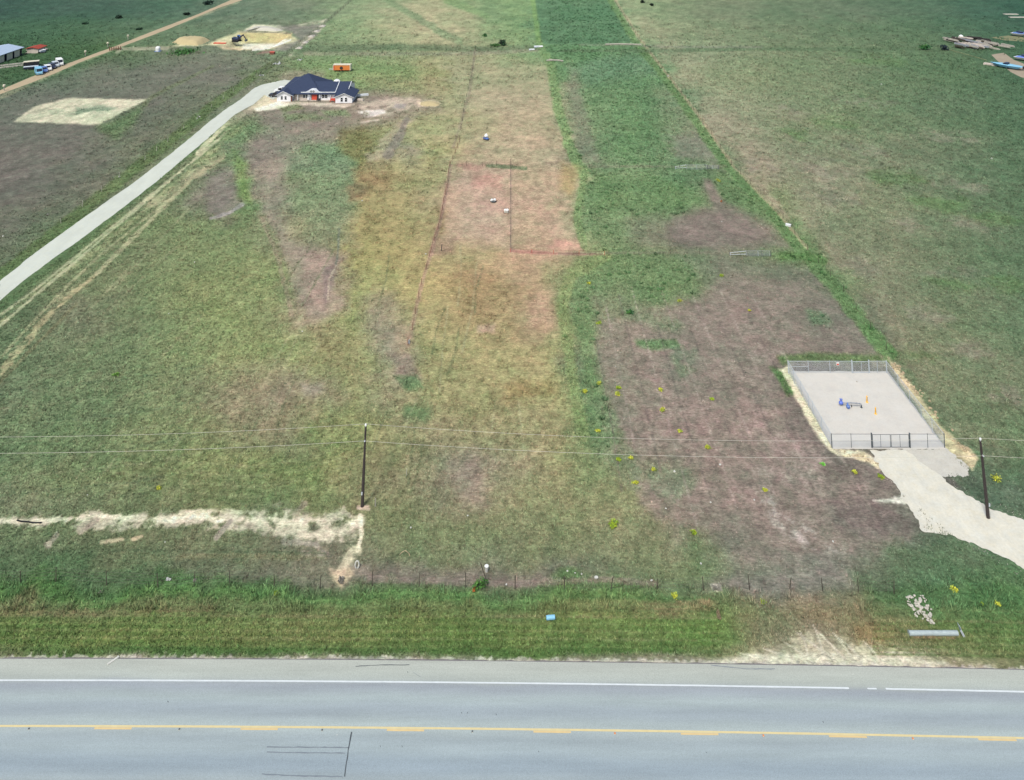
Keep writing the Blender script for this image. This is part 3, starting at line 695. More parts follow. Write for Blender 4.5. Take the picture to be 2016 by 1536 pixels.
# ------------------------------------------------------------------ paved and gravelled sheets
def surf_mat(name, col, var=.1, hue=(1.03, 1.0, .95), scales=(0.5, 4.0), bump=.25, rough=.92, streak=None):
    m = bpy.data.materials.new(name); m.use_nodes = True
    nt = m.node_tree; n = nt.nodes; l = nt.links
    b = n["Principled BSDF"]; b.inputs["Roughness"].default_value = rough; b.inputs["Specular IOR Level"].default_value = 0.2
    geo = n.new("ShaderNodeNewGeometry")
    def nz(sc, det, sx=1, sy=1):
        mp = n.new("ShaderNodeMapping"); mp.inputs["Scale"].default_value = (sx, sy, 1)
        l.new(geo.outputs["Position"], mp.inputs["Vector"])
        t = n.new("ShaderNodeTexNoise"); t.inputs["Scale"].default_value = sc; t.inputs["Detail"].default_value = det; t.inputs["Roughness"].default_value = .7
        l.new(mp.outputs[0], t.inputs["Vector"]); return t.outputs[0]
    def rng(src, a, c, d, e):
        r = n.new("ShaderNodeMapRange"); r.inputs["From Min"].default_value = a; r.inputs["From Max"].default_value = c
        r.inputs["To Min"].default_value = d; r.inputs["To Max"].default_value = e; l.new(src, r.inputs["Value"]); return r.outputs[0]
    a1 = rng(nz(scales[0], 6), .3, .7, 1 - var, 1 + var)
    a2 = rng(nz(scales[1], 6), .3, .7, 1 - var * .8, 1 + var * .8)
    f = n.new("ShaderNodeMath"); f.operation = 'MULTIPLY'; l.new(a1, f.inputs[0]); l.new(a2, f.inputs[1]); f = f.outputs[0]
    if streak:
        a3 = rng(nz(streak[0], 4, streak[1], streak[2]), .3, .7, 1 - streak[3], 1 + streak[3])
        g = n.new("ShaderNodeMath"); g.operation = 'MULTIPLY'; l.new(f, g.inputs[0]); l.new(a3, g.inputs[1]); f = g.outputs[0]
    mix = n.new("ShaderNodeMix"); mix.data_type = 'RGBA'
    c = alb(col)
    mix.inputs[6].default_value = (*c, 1); mix.inputs[7].default_value = (c[0] * hue[0], c[1] * hue[1], c[2] * hue[2], 1)
    l.new(rng(nz(.9, 5), .35, .65, 0, 1), mix.inputs[0])
    v = n.new("ShaderNodeVectorMath"); v.operation = 'SCALE'; l.new(mix.outputs[2], v.inputs[0]); l.new(f, v.inputs["Scale"])
    l.new(v.outputs[0], b.inputs["Base Color"])
    bp = n.new("ShaderNodeBump"); bp.inputs["Strength"].default_value = bump; bp.inputs["Distance"].default_value = .03
    l.new(nz(9, 4), bp.inputs["Height"]); l.new(bp.outputs[0], b.inputs["Normal"])
    return m

def outline(pts_px, z, noise=.25, step=.35, seed=1):
    w = [P(a, b, z) for a, b in pts_px]
    out = []
    n = len(w)
    for i in range(n):
        a, b = w[i], w[(i + 1) % n]
        L = (b - a).length; k = max(1, int(L / step))
        d = (b - a).normalized() if L > 0 else Vector((1, 0, 0)); nr = Vector((-d.y, d.x, 0))
        for j in range(k):
            p = a.lerp(b, j / k)
            t = min(j, k - j) / k
            q = float(fbm(np.array([p.x / (step * 3)]), np.array([p.y / (step * 3)]), seed, 4, .6)[0] - .5) * 2
            out.append(p + nr * (q * noise * min(1, 8 * t + .2)))
    return out
def sheet(name, pts_px, z, mat_, noise=.25, step=.35, seed=1, kind="structure"):
    w = outline(pts_px, z, noise, step, seed)
    bm = bmesh.new()
    f = bm.faces.new([bm.verts.new(p) for p in w])
    bmesh.ops.triangulate(bm, faces=[f], ngon_method='EAR_CLIP')
    bmesh.ops.recalc_face_normals(bm, faces=bm.faces)
    if sum(f.normal.z for f in bm.faces) < 0: bmesh.ops.reverse_faces(bm, faces=bm.faces)
    me = bpy.data.meshes.new(name); bm.to_mesh(me); bm.free()
    me.materials.append(mat_)
    o = bpy.data.objects.new(name, me); COL.objects.link(o)
    tag(o, kind=kind); return o

# highway: cross-section coordinate t = metres from the pavement's far edge
def yroad(X): return 72.70 - 1.26e-4 * (X + 45.0) ** 2
def road_strip(name, t0, t1, x0, x1, z, material, step=4.0, vary=0.0, seed=0):
    n = max(2, int((x1 - x0) / step) + 1)
    vs, fs = [], []
    rr = random.Random(seed)
    for i in range(n):
        X = x0 + (x1 - x0) * i / (n - 1)
        j0 = rr.uniform(-vary, vary); j1 = rr.uniform(-vary, vary)
        vs += [(X, yroad(X) - t0 + j0, z), (X, yroad(X) - t1 + j1, z)]
    for i in range(n - 1): fs.append((2 * i, 2 * i + 1, 2 * i + 3, 2 * i + 2))
    me = bpy.data.meshes.new(name); me.from_pydata(vs, [], fs); me.materials.append(material)
    uv = me.attributes.new("across", 'FLOAT', 'POINT')
    uv.data.foreach_set("value", [t0 if k % 2 == 0 else t1 for k in range(len(vs))])
    o = bpy.data.objects.new(name, me); COL.objects.link(o); tag(o, kind="structure"); return o
def highway_mat():
    m = bpy.data.materials.new("weathered_asphalt"); m.use_nodes = True
    nt = m.node_tree; n = nt.nodes; l = nt.links
    b = n["Principled BSDF"]; b.inputs["Roughness"].default_value = .9; b.inputs["Specular IOR Level"].default_value = .15
    at = n.new("ShaderNodeAttribute"); at.attribute_name = "across"
    geo = n.new("ShaderNodeNewGeometry")
    wob = n.new("ShaderNodeTexNoise"); wob.inputs["Scale"].default_value = .12; wob.inputs["Detail"].default_value = 3
    l.new(geo.outputs["Position"], wob.inputs["Vector"])
    mm = n.new("ShaderNodeMapRange"); mm.inputs["To Min"].default_value = -.35; mm.inputs["To Max"].default_value = .35
    l.new(wob.outputs[0], mm.inputs["Value"])
    ad = n.new("ShaderNodeMath"); ad.operation = 'ADD'; l.new(at.outputs["Fac"], ad.inputs[0]); l.new(mm.outputs[0], ad.inputs[1])
    dv = n.new("ShaderNodeMath"); dv.operation = 'DIVIDE'; l.new(ad.outputs[0], dv.inputs[0]); dv.inputs[1].default_value = 14.0
    cr = n.new("ShaderNodeValToRGB"); cr.color_ramp.interpolation = 'B_SPLINE'
    stops = [(0, (192, 196, 188)), (.9, (193, 199, 191)), (1.75, (190, 198, 192)), (2.1, (168, 176, 184)), (2.6, (168, 177, 185)), (3.3, (184, 198, 198)), (4.0, (168, 180, 188)),
             (4.7, (168, 180, 187)), (5.4, (186, 199, 199)), (5.9, (184, 196, 196)), (6.6, (168, 181, 188)), (7.4, (178, 192, 196)), (8.2, (160, 175, 186)), (9.2, (164, 179, 189)), (10.4, (184, 192, 188)), (14, (184, 188, 180))]
    while len(cr.color_ramp.elements) < len(stops): cr.color_ramp.elements.new(.5)
    for e, (t, c) in zip(cr.color_ramp.elements, stops):
        e.position = t / 14.0
    for e, (t, c) in zip(cr.color_ramp.elements, stops): e.color = (*alb(c), 1)
    l.new(dv.outputs[0], cr.inputs[0])
    g1 = n.new("ShaderNodeTexNoise"); g1.inputs["Scale"].default_value = 14; g1.inputs["Detail"].default_value = 4; g1.inputs["Roughness"].default_value = .8
    l.new(geo.outputs["Position"], g1.inputs["Vector"])
    mp = n.new("ShaderNodeMapping"); mp.inputs["Scale"].default_value = (.08, 1.1, 1); l.new(geo.outputs["Position"], mp.inputs["Vector"])
    g2 = n.new("ShaderNodeTexNoise"); g2.inputs["Scale"].default_value = 1.0; g2.inputs["Detail"].default_value = 6; g2.inputs["Roughness"].default_value = .65
    l.new(mp.outputs[0], g2.inputs["Vector"])
    def rng(s, lo, hi):
        r = n.new("ShaderNodeMapRange"); r.inputs["From Min"].default_value = .3; r.inputs["From Max"].default_value = .7; r.inputs["To Min"].default_value = lo; r.inputs["To Max"].default_value = hi
        l.new(s, r.inputs["Value"]); return r.outputs[0]
    x = n.new("ShaderNodeMath"); x.operation = 'MULTIPLY'; l.new(rng(g1.outputs[0], .80, 1.20), x.inputs[0]); l.new(rng(g2.outputs[0], .91, 1.09), x.inputs[1])
    v = n.new("ShaderNodeVectorMath"); v.operation = 'SCALE'; l.new(cr.outputs[0], v.inputs[0]); l.new(x.outputs[0], v.inputs["Scale"])
    l.new(v.outputs[0], b.inputs["Base Color"])
    bp = n.new("ShaderNodeBump"); bp.inputs["Strength"].default_value = .3; bp.inputs["Distance"].default_value = .01
    l.new(g1.outputs[0], bp.inputs["Height"]); l.new(bp.outputs[0], b.inputs["Normal"])
    return m
road_strip("highway", 0, 14.0, -240, 240, .05, highway_mat(), 1.5, 0.0)
# the pavement's ragged dark lip, a few centimetres proud of the verge
m_lip = mat("asphalt_lip", (128, 124, 126), .95, var=.25, scale=2)
road_strip("asphalt_edge", -.10, .03, -240, 240, .045, m_lip, .6, .05, 3)
m_white = mat("white_road_paint", (234, 242, 247), .8, var=.10, scale=2)
m_yellow = mat("yellow_road_paint", (236, 219, 168), .8, var=.08, scale=2)
m_yellow2 = mat("yellow_dash_paint", (238, 211, 156), .8, var=.08, scale=2)
T_W = 72.70 - 70.76
XW = (1670 - CX) * 70.2 / F_PX; XW2 = (1744 - CX) * 70.0 / F_PX
road_strip("edge_line", T_W - .065, T_W + .075, -240, XW, .054, m_white, .8, .008, 1)
road_strip("edge_line", T_W - .05, T_W + .07, XW + 1.6, XW + 2.4, .054, m_white, .4, .008, 1)
road_strip("edge_line", T_W - .065, T_W + .075, XW2, 240, .054, m_white, .8, .008, 2)
T_Y = 72.70 - 66.95
road_strip("centre_line", T_Y - .085, T_Y + .085, -240, 240, .054, m_yellow, .8, .006, 4)
for k in range(-6, 13):
    xs = (185 + 288.4 * k - CX) * 66.7 / F_PX
    road_strip("dash_line", T_Y + .10, T_Y + .25, xs, xs + 3.1, .054, m_yellow2, .8, .008, k)
# tar-sealed joint and cracks
m_tar = mat("tar_seal", (84, 92, 98), .7, var=.2)
m_faint = mat("faint_tar", (134, 144, 154), .8, var=.15)
def crack(px_pts, w, m_, z=.056):
    pts = [P(a, b, z) for a, b in px_pts]
    vs = []; fs = []
    rr = random.Random(int(px_pts[0][0]))
    dense = []
    for a, b in zip(pts[:-1], pts[1:]):
        k = max(1, int((b - a).length / .4))
        dense += [a.lerp(b, j / k) for j in range(k)]
    dense.append(pts[-1])
    for i, p in enumerate(dense):
        q = dense[min(i + 1, len(dense) - 1)] - dense[max(i - 1, 0)]
        nr = Vector((-q.y, q.x, 0)).normalized(); ww = w * rr.uniform(.6, 1.2) / 2; off = rr.uniform(-.25, .25) * w
        vs += [p + nr * (ww + off), p + nr * (off - ww)]
    for i in range(len(dense) - 1): fs.append((2 * i, 2 * i + 1, 2 * i + 3, 2 * i + 2))
    me = bpy.data.meshes.new("road_crack"); me.from_pydata([tuple(v) for v in vs], [], fs); me.materials.append(m_)
    o = bpy.data.objects.new("road_crack", me); COL.objects.link(o); tag(o, kind="structure")
crack([(692, 1441), (688, 1465), (684, 1490), (678, 1529)], .10, m_tar)
crack([(700, 1312), (750, 1309), (806, 1309)], .07, m_tar)
crack([(812, 1323), (828, 1333)], .03, m_faint)
crack([(525, 1471), (600, 1471), (688, 1472)], .09, m_faint)
crack([(525, 1481), (610, 1482), (680, 1483)], .08, m_faint)
crack([(515, 1524), (600, 1528), (675, 1529)], .09, m_faint)
crack([(1400, 1310), (1470, 1317), (1526, 1317)], .07, m_faint)

for a, b in [(1060, 1478), (748, 1468), (791, 1468), (908, 1402), (920, 1402), (976, 1405), (802, 1322), (1620, 1420), (1390, 1480), (330, 1380)]:
    crack([(a, b), (a + 1.5, b + 3)], .05, m_tar)
# pale drive up to the house
m_drive = surf_mat("pale_gravel_drive", (219, 225, 217), .05, (1.03, 1.01, .96), (.15, 2.5), .2, streak=(.6, .9, .25, .05))
sheet("driveway", [(-60, 606), (0, 553), (70, 497), (160, 432), (260, 362), (340, 300), (400, 250), (440, 218), (476, 194), (500, 174), (515, 167), (560, 157), (574, 159), (578, 176), (560, 182), (538, 196), (520, 187), (500, 205), (462, 226), (440, 245), (405, 276), (350, 322), (300, 364), (230, 418), (160, 470), (115, 502), (50, 550), (0, 592), (-60, 645)], .03, m_drive, .25, .9, 5)
# gravel road across the far left
m_gravel = surf_mat("tan_gravel_road", (196, 180, 152), .08, (1.05, 1.0, .93), (.1, 1.2), .3, streak=(.3, 1.0, .15, .06))
sheet("gravel_road", [(-60, 206), (0, 178), (60, 152), (150, 119), (230, 90), (310, 58), (390, 28), (450, 2), (480, -14), (494, -14), (478, 0), (430, 16), (330, 58), (240, 92), (160, 122), (90, 152), (0, 186), (-60, 212)], .03, m_gravel, .35, 2.0, 6)
# gravel pad, its drive and apron
m_pad = surf_mat("crushed_stone_pad", (227, 224, 218), .07, (1.03, 1.0, .97), (.5, 5.0), .6)
m_acc = surf_mat("pale_limestone_drive", (233, 232, 222), .08, (1.05, 1.0, .92), (.5, 4.0), .6, streak=(1.2, 1.0, .22, .06))
m_apron = surf_mat("grey_stone_apron", (216, 214, 206), .09, (1.03, 1.0, .96), (.8, 5.0), .35)
sheet("gravel_pad", [(1556, 731), (1748, 731), (1864, 884), (1640, 884)], .03, m_pad, .18, .35, 7)
sheet("pad_apron", [(1740, 890), (1764, 884), (1866, 884), (1894, 905), (1906, 918), (1908, 932), (1896, 940), (1874, 936), (1856, 938), (1842, 932), (1800, 930), (1770, 910)], .022, m_apron, .6, .2, 8)
sheet("access_drive", [(1712, 886), (1782, 886), (1826, 918), (1850, 934), (1872, 955), (1902, 975), (1945, 999), (1980, 1010), (2020, 1026), (2120, 1064), (2240, 1110), (2240, 1262), (2120, 1180), (2020, 1122), (1940, 1080), (1880, 1056), (1816, 1046), (1802, 1020), (1786, 992), (1772, 980), (1770, 964), (1735, 925)], .026, m_acc, .42, .25, 9)
sheet("dirt_track", [(1952, 108), (1976, 104), (1996, 118), (2060, 142), (2060, 168), (2010, 152), (1990, 142), (1966, 122)], .02, surf_mat("far_track", (176, 164, 146), .1, scales=(.1, 1)), .5, 2, 10)
sheet("dirt_track", [(1950, 74), (1985, 70), (2060, 78), (2060, 84), (1980, 80)], .02, surf_mat("far_track_b", (140, 142, 110), .1, scales=(.1, 1)), .5, 2, 11)

# ------------------------------------------------------------------ grass, weeds and stones (stuff)
HARD = [[(1550, 726), (1752, 728), (1868, 884), (1636, 886)], [(1712, 884), (1862, 884), (1912, 938), (1842, 928), (1902, 973), (2240, 1105), (2240, 1262), (1880, 1056), (1770, 968)],
        [(0, 176), (150, 117), (310, 56), (450, 0), (490, 0), (330, 60), (160, 124), (0, 188)], [(1948, 104), (2016, 120), (2016, 156), (1960, 124)],
        [(0, 550), (260, 360), (440, 216), (500, 172), (575, 157), (578, 178), (460, 228), (300, 366), (0, 595)]]
def leaf_mat(name, rough=.8, trans=.25):
    m = bpy.data.materials.new(name); m.use_nodes = True
    nt = m.node_tree; b = nt.nodes["Principled BSDF"]
    at = nt.nodes.new("ShaderNodeAttribute"); at.attribute_name = "cover"
    nt.links.new(at.outputs["Color"], b.inputs["Base Color"])
    b.inputs["Roughness"].default_value = rough; b.inputs["Specular IOR Level"].default_value = .1
    g = nt.nodes.new("ShaderNodeNewGeometry"); a = nt.nodes.new("ShaderNodeVectorMath"); a.operation = 'SCALE'; a.inputs["Scale"].default_value = .45
    c = nt.nodes.new("ShaderNodeVectorMath"); c.operation = 'ADD'; c.inputs[1].default_value = (0, 0, 1)
    d = nt.nodes.new("ShaderNodeVectorMath"); d.operation = 'NORMALIZE'
    nt.links.new(g.outputs["Normal"], a.inputs[0]); nt.links.new(a.outputs[0], c.inputs[0]); nt.links.new(c.outputs[0], d.inputs[0]); nt.links.new(d.outputs[0], b.inputs["Normal"])
    return m
def tri_soup(name, verts, cols, material, label=None):
    """verts (n,3,3), cols (n,3) -> one mesh of loose triangles"""
    n = len(verts)
    me = bpy.data.meshes.new(name)
    me.vertices.add(n * 3); me.vertices.foreach_set("co", verts.reshape(-1).astype(np.float32))
    me.loops.add(n * 3); me.loops.foreach_set("vertex_index", np.arange(n * 3, dtype=np.int32))
    me.polygons.add(n); me.polygons.foreach_set("loop_start", np.arange(0, n * 3, 3, dtype=np.int32))
    me.update(calc_edges=True)
    a = me.attributes.new("cover", 'FLOAT_COLOR', 'POINT')
    c4 = np.concatenate([np.repeat(cols, 3, 0), np.ones((n * 3, 1))], 1)
    a.data.foreach_set("color", c4.astype(np.float32).ravel())
    me.materials.append(material)
    o = bpy.data.objects.new(name, me); COL.objects.link(o)
    tag(o, label, kind="stuff"); return o
def blades(x, y, c, h, spread, B, rs, wid):
    n = len(x)
    ang = rs.uniform(0, 2 * np.pi, (n, B)); rad = rs.uniform(0, 1, (n, B)) ** .6 * spread[:, None]
    bx = x[:, None] + np.cos(ang) * rad * .6; by = y[:, None] + np.sin(ang) * rad * .6
    lean = rs.uniform(.2, .9, (n, B)) * h[:, None]; la = ang + rs.uniform(-.7, .7, (n, B))
    tx = bx + np.cos(la) * lean; ty = by + np.sin(la) * lean; tz = h[:, None] * rs.uniform(.55, 1.1, (n, B))
    wa = rs.uniform(0, np.pi, (n, B)); w = wid[:, None] * rs.uniform(.6, 1.3, (n, B))
    v = np.stack([np.stack([bx - np.cos(wa) * w, by - np.sin(wa) * w, np.full_like(bx, -.02)], -1),
                  np.stack([bx + np.cos(wa) * w, by + np.sin(wa) * w, np.full_like(bx, -.02)], -1),
                  np.stack([tx, ty, tz], -1)], 2).reshape(-1, 3, 3)
    cc = (c[:, None, :] * rs.uniform(.74, 1.42, (n, B, 1))).reshape(-1, 3)
    return v, cc
def scatter(n, d0, d1, p, seed):
    rs = np.random.RandomState(seed)
    q = 1 - p
    D = (d0 ** q + (d1 ** q - d0 ** q) * rs.uniform(0, 1, n)) ** (1 / q)
    u = rs.uniform(-.69, .68, n)
    return rs, u * D, D
def on_hard(px, py):
    m = np.zeros(px.shape, bool)
    for pl in HARD: m |= poly_sd(pl, px, py) < 1.5
    return m
LEAF = leaf_mat("grass_blades")
def build_grass():
    rs, x, y = scatter(230000, 73.0, 430.0, 1.7, 3)
    c, px, py = ground_color(x, y)
    veg = np.clip((c[:, 1] - c[:, 2] - 8) / 22, 0, 1) * np.clip((182 - c[:, 0]) / 25, 0, 1)
    keep = (rs.uniform(0, 1, len(x)) < veg * (1 - sstep(260, 430, y))) & ~on_hard(px, py) & (y > yroad(x) + .35)
    x, y, c, py = x[keep], y[keep], c[keep], py[keep]
    sz = .13 + .0015 * (y - 70)
    tall = np.where((py > 1160) & (py < 1292), 1.4, 1.0) * np.where((py > 1135) & (py < 1205), .8 + 1.5 * sstep(.42, .68, fbm(x / 1.6, y / 1.2, 91, 3)), 1.0)
    c = c * (1 + .10 * ((py > 1140) & (py < 1200)) * (fbm(x / 1.6, y / 1.2, 91, 3) - .3))[:, None]
    h = sz * tall * rs.uniform(.7, 1.4, len(x)); sp = sz * 1.1
    f = 1.03 + rs.uniform(-.26, .30, (len(x), 1)) - .34 * (rs.uniform(0, 1, (len(x), 1)) < .09); t = rs.uniform(-1, 1, (len(x), 1)) * np.array([[.16, -.01, .03]])  # random tone per tuft; a few coloured darker as painted shadow pits
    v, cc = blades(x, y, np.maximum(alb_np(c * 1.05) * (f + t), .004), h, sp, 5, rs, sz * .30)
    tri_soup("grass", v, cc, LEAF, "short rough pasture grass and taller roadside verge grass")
build_grass()
def build_weeds():
    rs, x, y = scatter(90000, 84.0, 470.0, 1.4, 5)
    c, px, py = ground_color(x, y)
    green = c[:, 1] - c[:, 0]
    strip = (px > 1080) & (px < 1790) & (px < 1215 + (py - 0) * .80)
    pr = np.where(strip, np.clip((green - 8) / 18, 0, 1), np.clip((green - 32) / 20, 0, .5))
    keep = (rs.uniform(0, 1, len(x)) < pr) & ~on_hard(px, py) & (y > yroad(x) + .6)
    x, y, c = x[keep], y[keep], c[keep]
    sz = .13 + .0009 * (y - 80)
    dark = rs.uniform(.66, 1.22, (len(x), 1))
    col = alb_np(c * np.array([.93, 1.0, .95]) * dark)
    v, cc = blades(x, y, col, sz * rs.uniform(.6, 1.5, len(x)), sz * 1.6, 7, rs, sz * .42)
    m = (rs.uniform(0, 1, len(x)) < .045) & (y < 330)
    xb, yb, cb = x[m], y[m], c[m]; nb = len(xb)
    colb = alb_np(cb * np.array([.84, 1.0, .90]) * rs.uniform(.66, .98, (nb, 1)))
    vb, cb2 = blades(xb, yb, colb, rs.uniform(.22, .5, nb), rs.uniform(.3, .75, nb), 26, rs, rs.uniform(.06, .12, nb))
    v = np.concatenate([v, vb]); cc = np.concatenate([cc, cb2])
    tri_soup("weed_cover", v, cc, leaf_mat("weed_leaves", .7), "low leafy green weeds and crop rows growing in the long green strip")
build_weeds()
def build_stones():
    rs, x, y = scatter(26000, 76.0, 150.0, 1.2, 11)
    c, px, py = ground_color(x, y)
    bare = np.clip((20 - (c[:, 1] - c[:, 2])) / 14, 0, 1) * (px > 1150) + np.clip((c[:, 0] - 178) / 20, 0, 1) * .7
    pale = fbm(x / 2.5, y / 2.5, 77, 3)
    keep = (rs.uniform(0, 1, len(x)) < bare * sstep(.35, .7, pale) * .16) & ~on_hard(px, py) & (y > yroad(x) + .4)
    x, y = list(x[keep]), list(y[keep])
    for pl in (HARD[0], HARD[1]):
        for a, b in zip(pl, pl[1:] + pl[:1]):
            A, B = P(*a), P(*b); L = (B - A).length; k = int(L * 9)
            for q in range(k):
                p = A.lerp(B, rs.uniform(0, 1)); x.append(p.x + rs.normal(0, .28)); y.append(p.y + rs.normal(0, .28))
    x = np.array(x); y = np.array(y)
    n = len(x); r = rs.uniform(.02, .065, n)
    o8 = np.array([(1, 0, 0), (0, 1, 0), (-1, 0, 0), (0, -1, 0), (0, 0, .7), (0, 0, -.3)])
    fs = [(0, 1, 4), (1, 2, 4), (2, 3, 4), (3, 0, 4)]
    a = rs.uniform(0, 6.28, n)
    rot = np.stack([np.cos(a), -np.sin(a), np.sin(a), np.cos(a)], -1).reshape(n, 2, 2)
    pts = np.repeat(o8[None], n, 0) * r[:, None, None] * rs.uniform(.6, 1.3, (n, 6, 1))
    pts[:, :, :2] = np.einsum('nij,nkj->nki', rot, pts[:, :, :2])
    pts += np.stack([x, y, np.full(n, .01)], -1)[:, None, :]
    v = np.concatenate([pts[:, f, :] for f in fs], 0)
    g = rs.uniform(150, 215, (n, 1)) * np.array([[1, .97, .92]])
    cc = np.concatenate([alb_np(g)] * 4, 0)
    tri_soup("loose_stones", v, cc, leaf_mat("stone_bits", .95), "small pale stones scattered over the bare brown soil and along the gravel edges")
build_stones()

# ------------------------------------------------------------------ materials for things
M = dict(
    wood=mat("creosoted_pole", (74, 66, 66), .9, var=.3, scale=6, bump=.4),
    galv=mat("galvanised_steel", (196, 204, 214), .5, .15, var=.08, scale=3, gain=1.35),
    steel_dk=mat("grey_steel", (98, 106, 112), .6, .1, var=.12),
    wire=mat("bare_wire", (206, 202, 190), .6, 0, var=.05, gain=1.2),
    fwire=mat("fence_wire", (122, 118, 108), .6, .3, var=.1),
    rust=mat("rusty_post", (138, 92, 78), .9, var=.25, scale=5),
    tpost=mat("weathered_post", (92, 86, 76), .9, var=.3, scale=6),
    white=mat("white_plastic", (242, 244, 246), .5, var=.04, gain=1.2),
    offw=mat("offwhite_stone", (212, 208, 196), .9, var=.12, bump=.4),
    blue=mat("blue_paint", (84, 108, 190), .4, var=.08, spec=.5, gain=1.6),
    blue2=mat("mid_blue_paint", (84, 116, 180), .35, var=.1, spec=.5, gain=1.4),
    lblue=mat("light_blue_tarp", (142, 202, 234), .5, var=.06, gain=1.15),
    navy=mat("navy_paint", (36, 46, 78), .4, var=.15, spec=.5),
    pipe=mat("grey_pipe", (160, 164, 174), .5, .0, var=.08, gain=1.2),
    yellow=mat("marker_yellow", (244, 186, 72), .6, var=.06, gain=1.5),
    black=mat("black_rubber", (34, 36, 42), .85, var=.2),
    dark=mat("dark_paint", (52, 52, 60), .4, var=.15, spec=.5),
    glass=mat("dark_glass", (30, 36, 48), .15, var=.05, spec=.6),
    red=mat("red_paint", (206, 84, 66), .5, var=.1, gain=1.35),
    orange=mat("orange_paint", (228, 136, 70), .6, var=.1, gain=1.2),
    cream=mat("cream_metal", (228, 220, 198), .5, var=.06, gain=1.15),
    siding=mat("white_siding", (240, 240, 246), .7, var=.03, scale=1, gain=1.28),
    siding2=mat("tan_siding", (214, 202, 192), .8, var=.06, scale=1, gain=1.15),
    roof=mat("charcoal_shingles", (54, 68, 98), .85, var=.16, scale=2.2, bump=.5, bscale=8),
    trim=mat("white_trim", (232, 236, 242), .6, var=.03, gain=1.1),
    stone=mat("white_limestone", (226, 226, 220), .9, var=.1),
    tan=mat("tan_stone", (196, 178, 146), .95, var=.2, bump=.4),
    timber=mat("weathered_timber", (188, 182, 172), .9, var=.25, scale=2, bump=.3, gain=1.15),
    timber2=mat("dark_timber", (66, 62, 62), .9, var=.25, scale=2),
    soil=mat("sandy_spoil", (206, 190, 148), .95, var=.1, scale=1.2, bump=.6, bscale=3),
    corr=mat("galvanised_culvert", (186, 200, 204), .6, .0, var=.16, scale=2.5),
)

# ------------------------------------------------------------------ utility poles and lines
def util_pole(bpx, bpy_, tpx, tpy, label):
    b = P(bpx, bpy_); h = (bpy_ - tpy) / S(bpy_)
    tx = (tpx - CX) * b.y / F_PX - b.x
    t = empty("utility_pole", b, label, "utility pole", "utility poles beside the highway")
    top = Vector((tx, 0, h))
    MB().tube((0, 0, -.3), top, .19, .105, 14).build("shaft", M['wood'], t)
    u = top.normalized()
    MB().lathe(top + u * .02, [(.05, -.02), (.05, .06), (.11, .10), (.12, .15), (.07, .19), (.10, .22), (.11, .26), (.05, .31)], 12).build("insulator", M['white'], t)
    c = u * (h - 1.42)
    MB().tube(c + Vector((0, -.10, 0)), c + Vector((0, -.34, 0)), .03, .03, 8).lathe(c + Vector((0, -.34, 0)), [(.05, -.05), (.085, 0), (.05, .06)], 10).build("bracket", M['galv'], t)
    MB().box(-.07, .07, -.215, -.17, 1.4, 1.75).build("pole_plate", M['galv'], t)
    MB().tube((.17, -.12, 0), top * .9 + Vector((.09, -.08, 0)), .012, .012, 5).build("ground_wire", M['fwire'], t)
    return b, b + top + u * .30, b + c + Vector((0, -.34, .05))
pa, ta, la = util_pole(713, 997, 720, 840, "brown wooden utility pole standing at the end of the bare dirt streak")
pb, tb, lb = util_pole(1946, 1020, 1930, 868, "leaning brown wooden utility pole beside the pale gravel drive")
def wire(name, a, b, sag, r, label):
    n = 36
    pts = []
    for i in range(n + 1):
        t = i / n; p = a.lerp(b, t); p.z -= sag * 4 * t * (1 - t); pts.append(p)
    m = MB().path(pts, r, 5)
    return m
span = tb - ta; span2 = lb - la
prv = ta - Vector((70, 1.2, .1)); prv2 = la - Vector((70, 1.2, .1)); nxt = tb + Vector((70, -1, 0)); nxt2 = lb + Vector((70, -1, 0))
m1 = MB()
for a, b in ((prv, ta), (ta, tb), (tb, nxt)): m1.add(*(lambda q: (q.v, q.f))(wire("w", a, b, .95, .013, "")))
o = m1.build("power_line", M['wire'], fix=False); tag(o, "thin pale upper power line running between the pole tops", "power line")
m1 = MB()
for a, b in ((prv2, la), (la, lb), (lb, nxt2)): m1.add(*(lambda q: (q.v, q.f))(wire("w", a, b, .85, .014, "")))
o = m1.build("power_line", M['wire'], fix=False); tag(o, "thin pale lower power line hung below the pole tops", "power line")

# ------------------------------------------------------------------ chain-link compound
def chain_panel(a, b, h, parent, z0=.06, sp=.15, r=.0055):
    L = (b - a).length; d = (b - a).normalized(); m = MB()
    k = -int(h / sp) - 1
    while k * sp < L:
        for sgn in (1, -1):
            s0 = k * sp
            if sgn == 1: p0, p1 = (s0, z0), (s0 + h - z0, h)
            else: p0, p1 = (s0 + h - z0, z0), (s0, h)
            # clip to the panel
            (x0, zz0), (x1, zz1) = p0, p1
            if x0 > x1: x0, zz0, x1, zz1 = x1, zz1, x0, zz0
            if x1 <= 0 or x0 >= L: continue
            sl = (zz1 - zz0) / (x1 - x0)
            if x0 < 0: zz0 += sl * (0 - x0); x0 = 0
            if x1 > L: zz1 -= sl * (x1 - L); x1 = L
            m.tube(a + d * x0 + Vector((0, 0, zz0)), a + d * x1 + Vector((0, 0, zz1)), r, r, 3, cap=False)
        k += 1
    return m.build("chain_link", M['galv'], parent, fix=False)
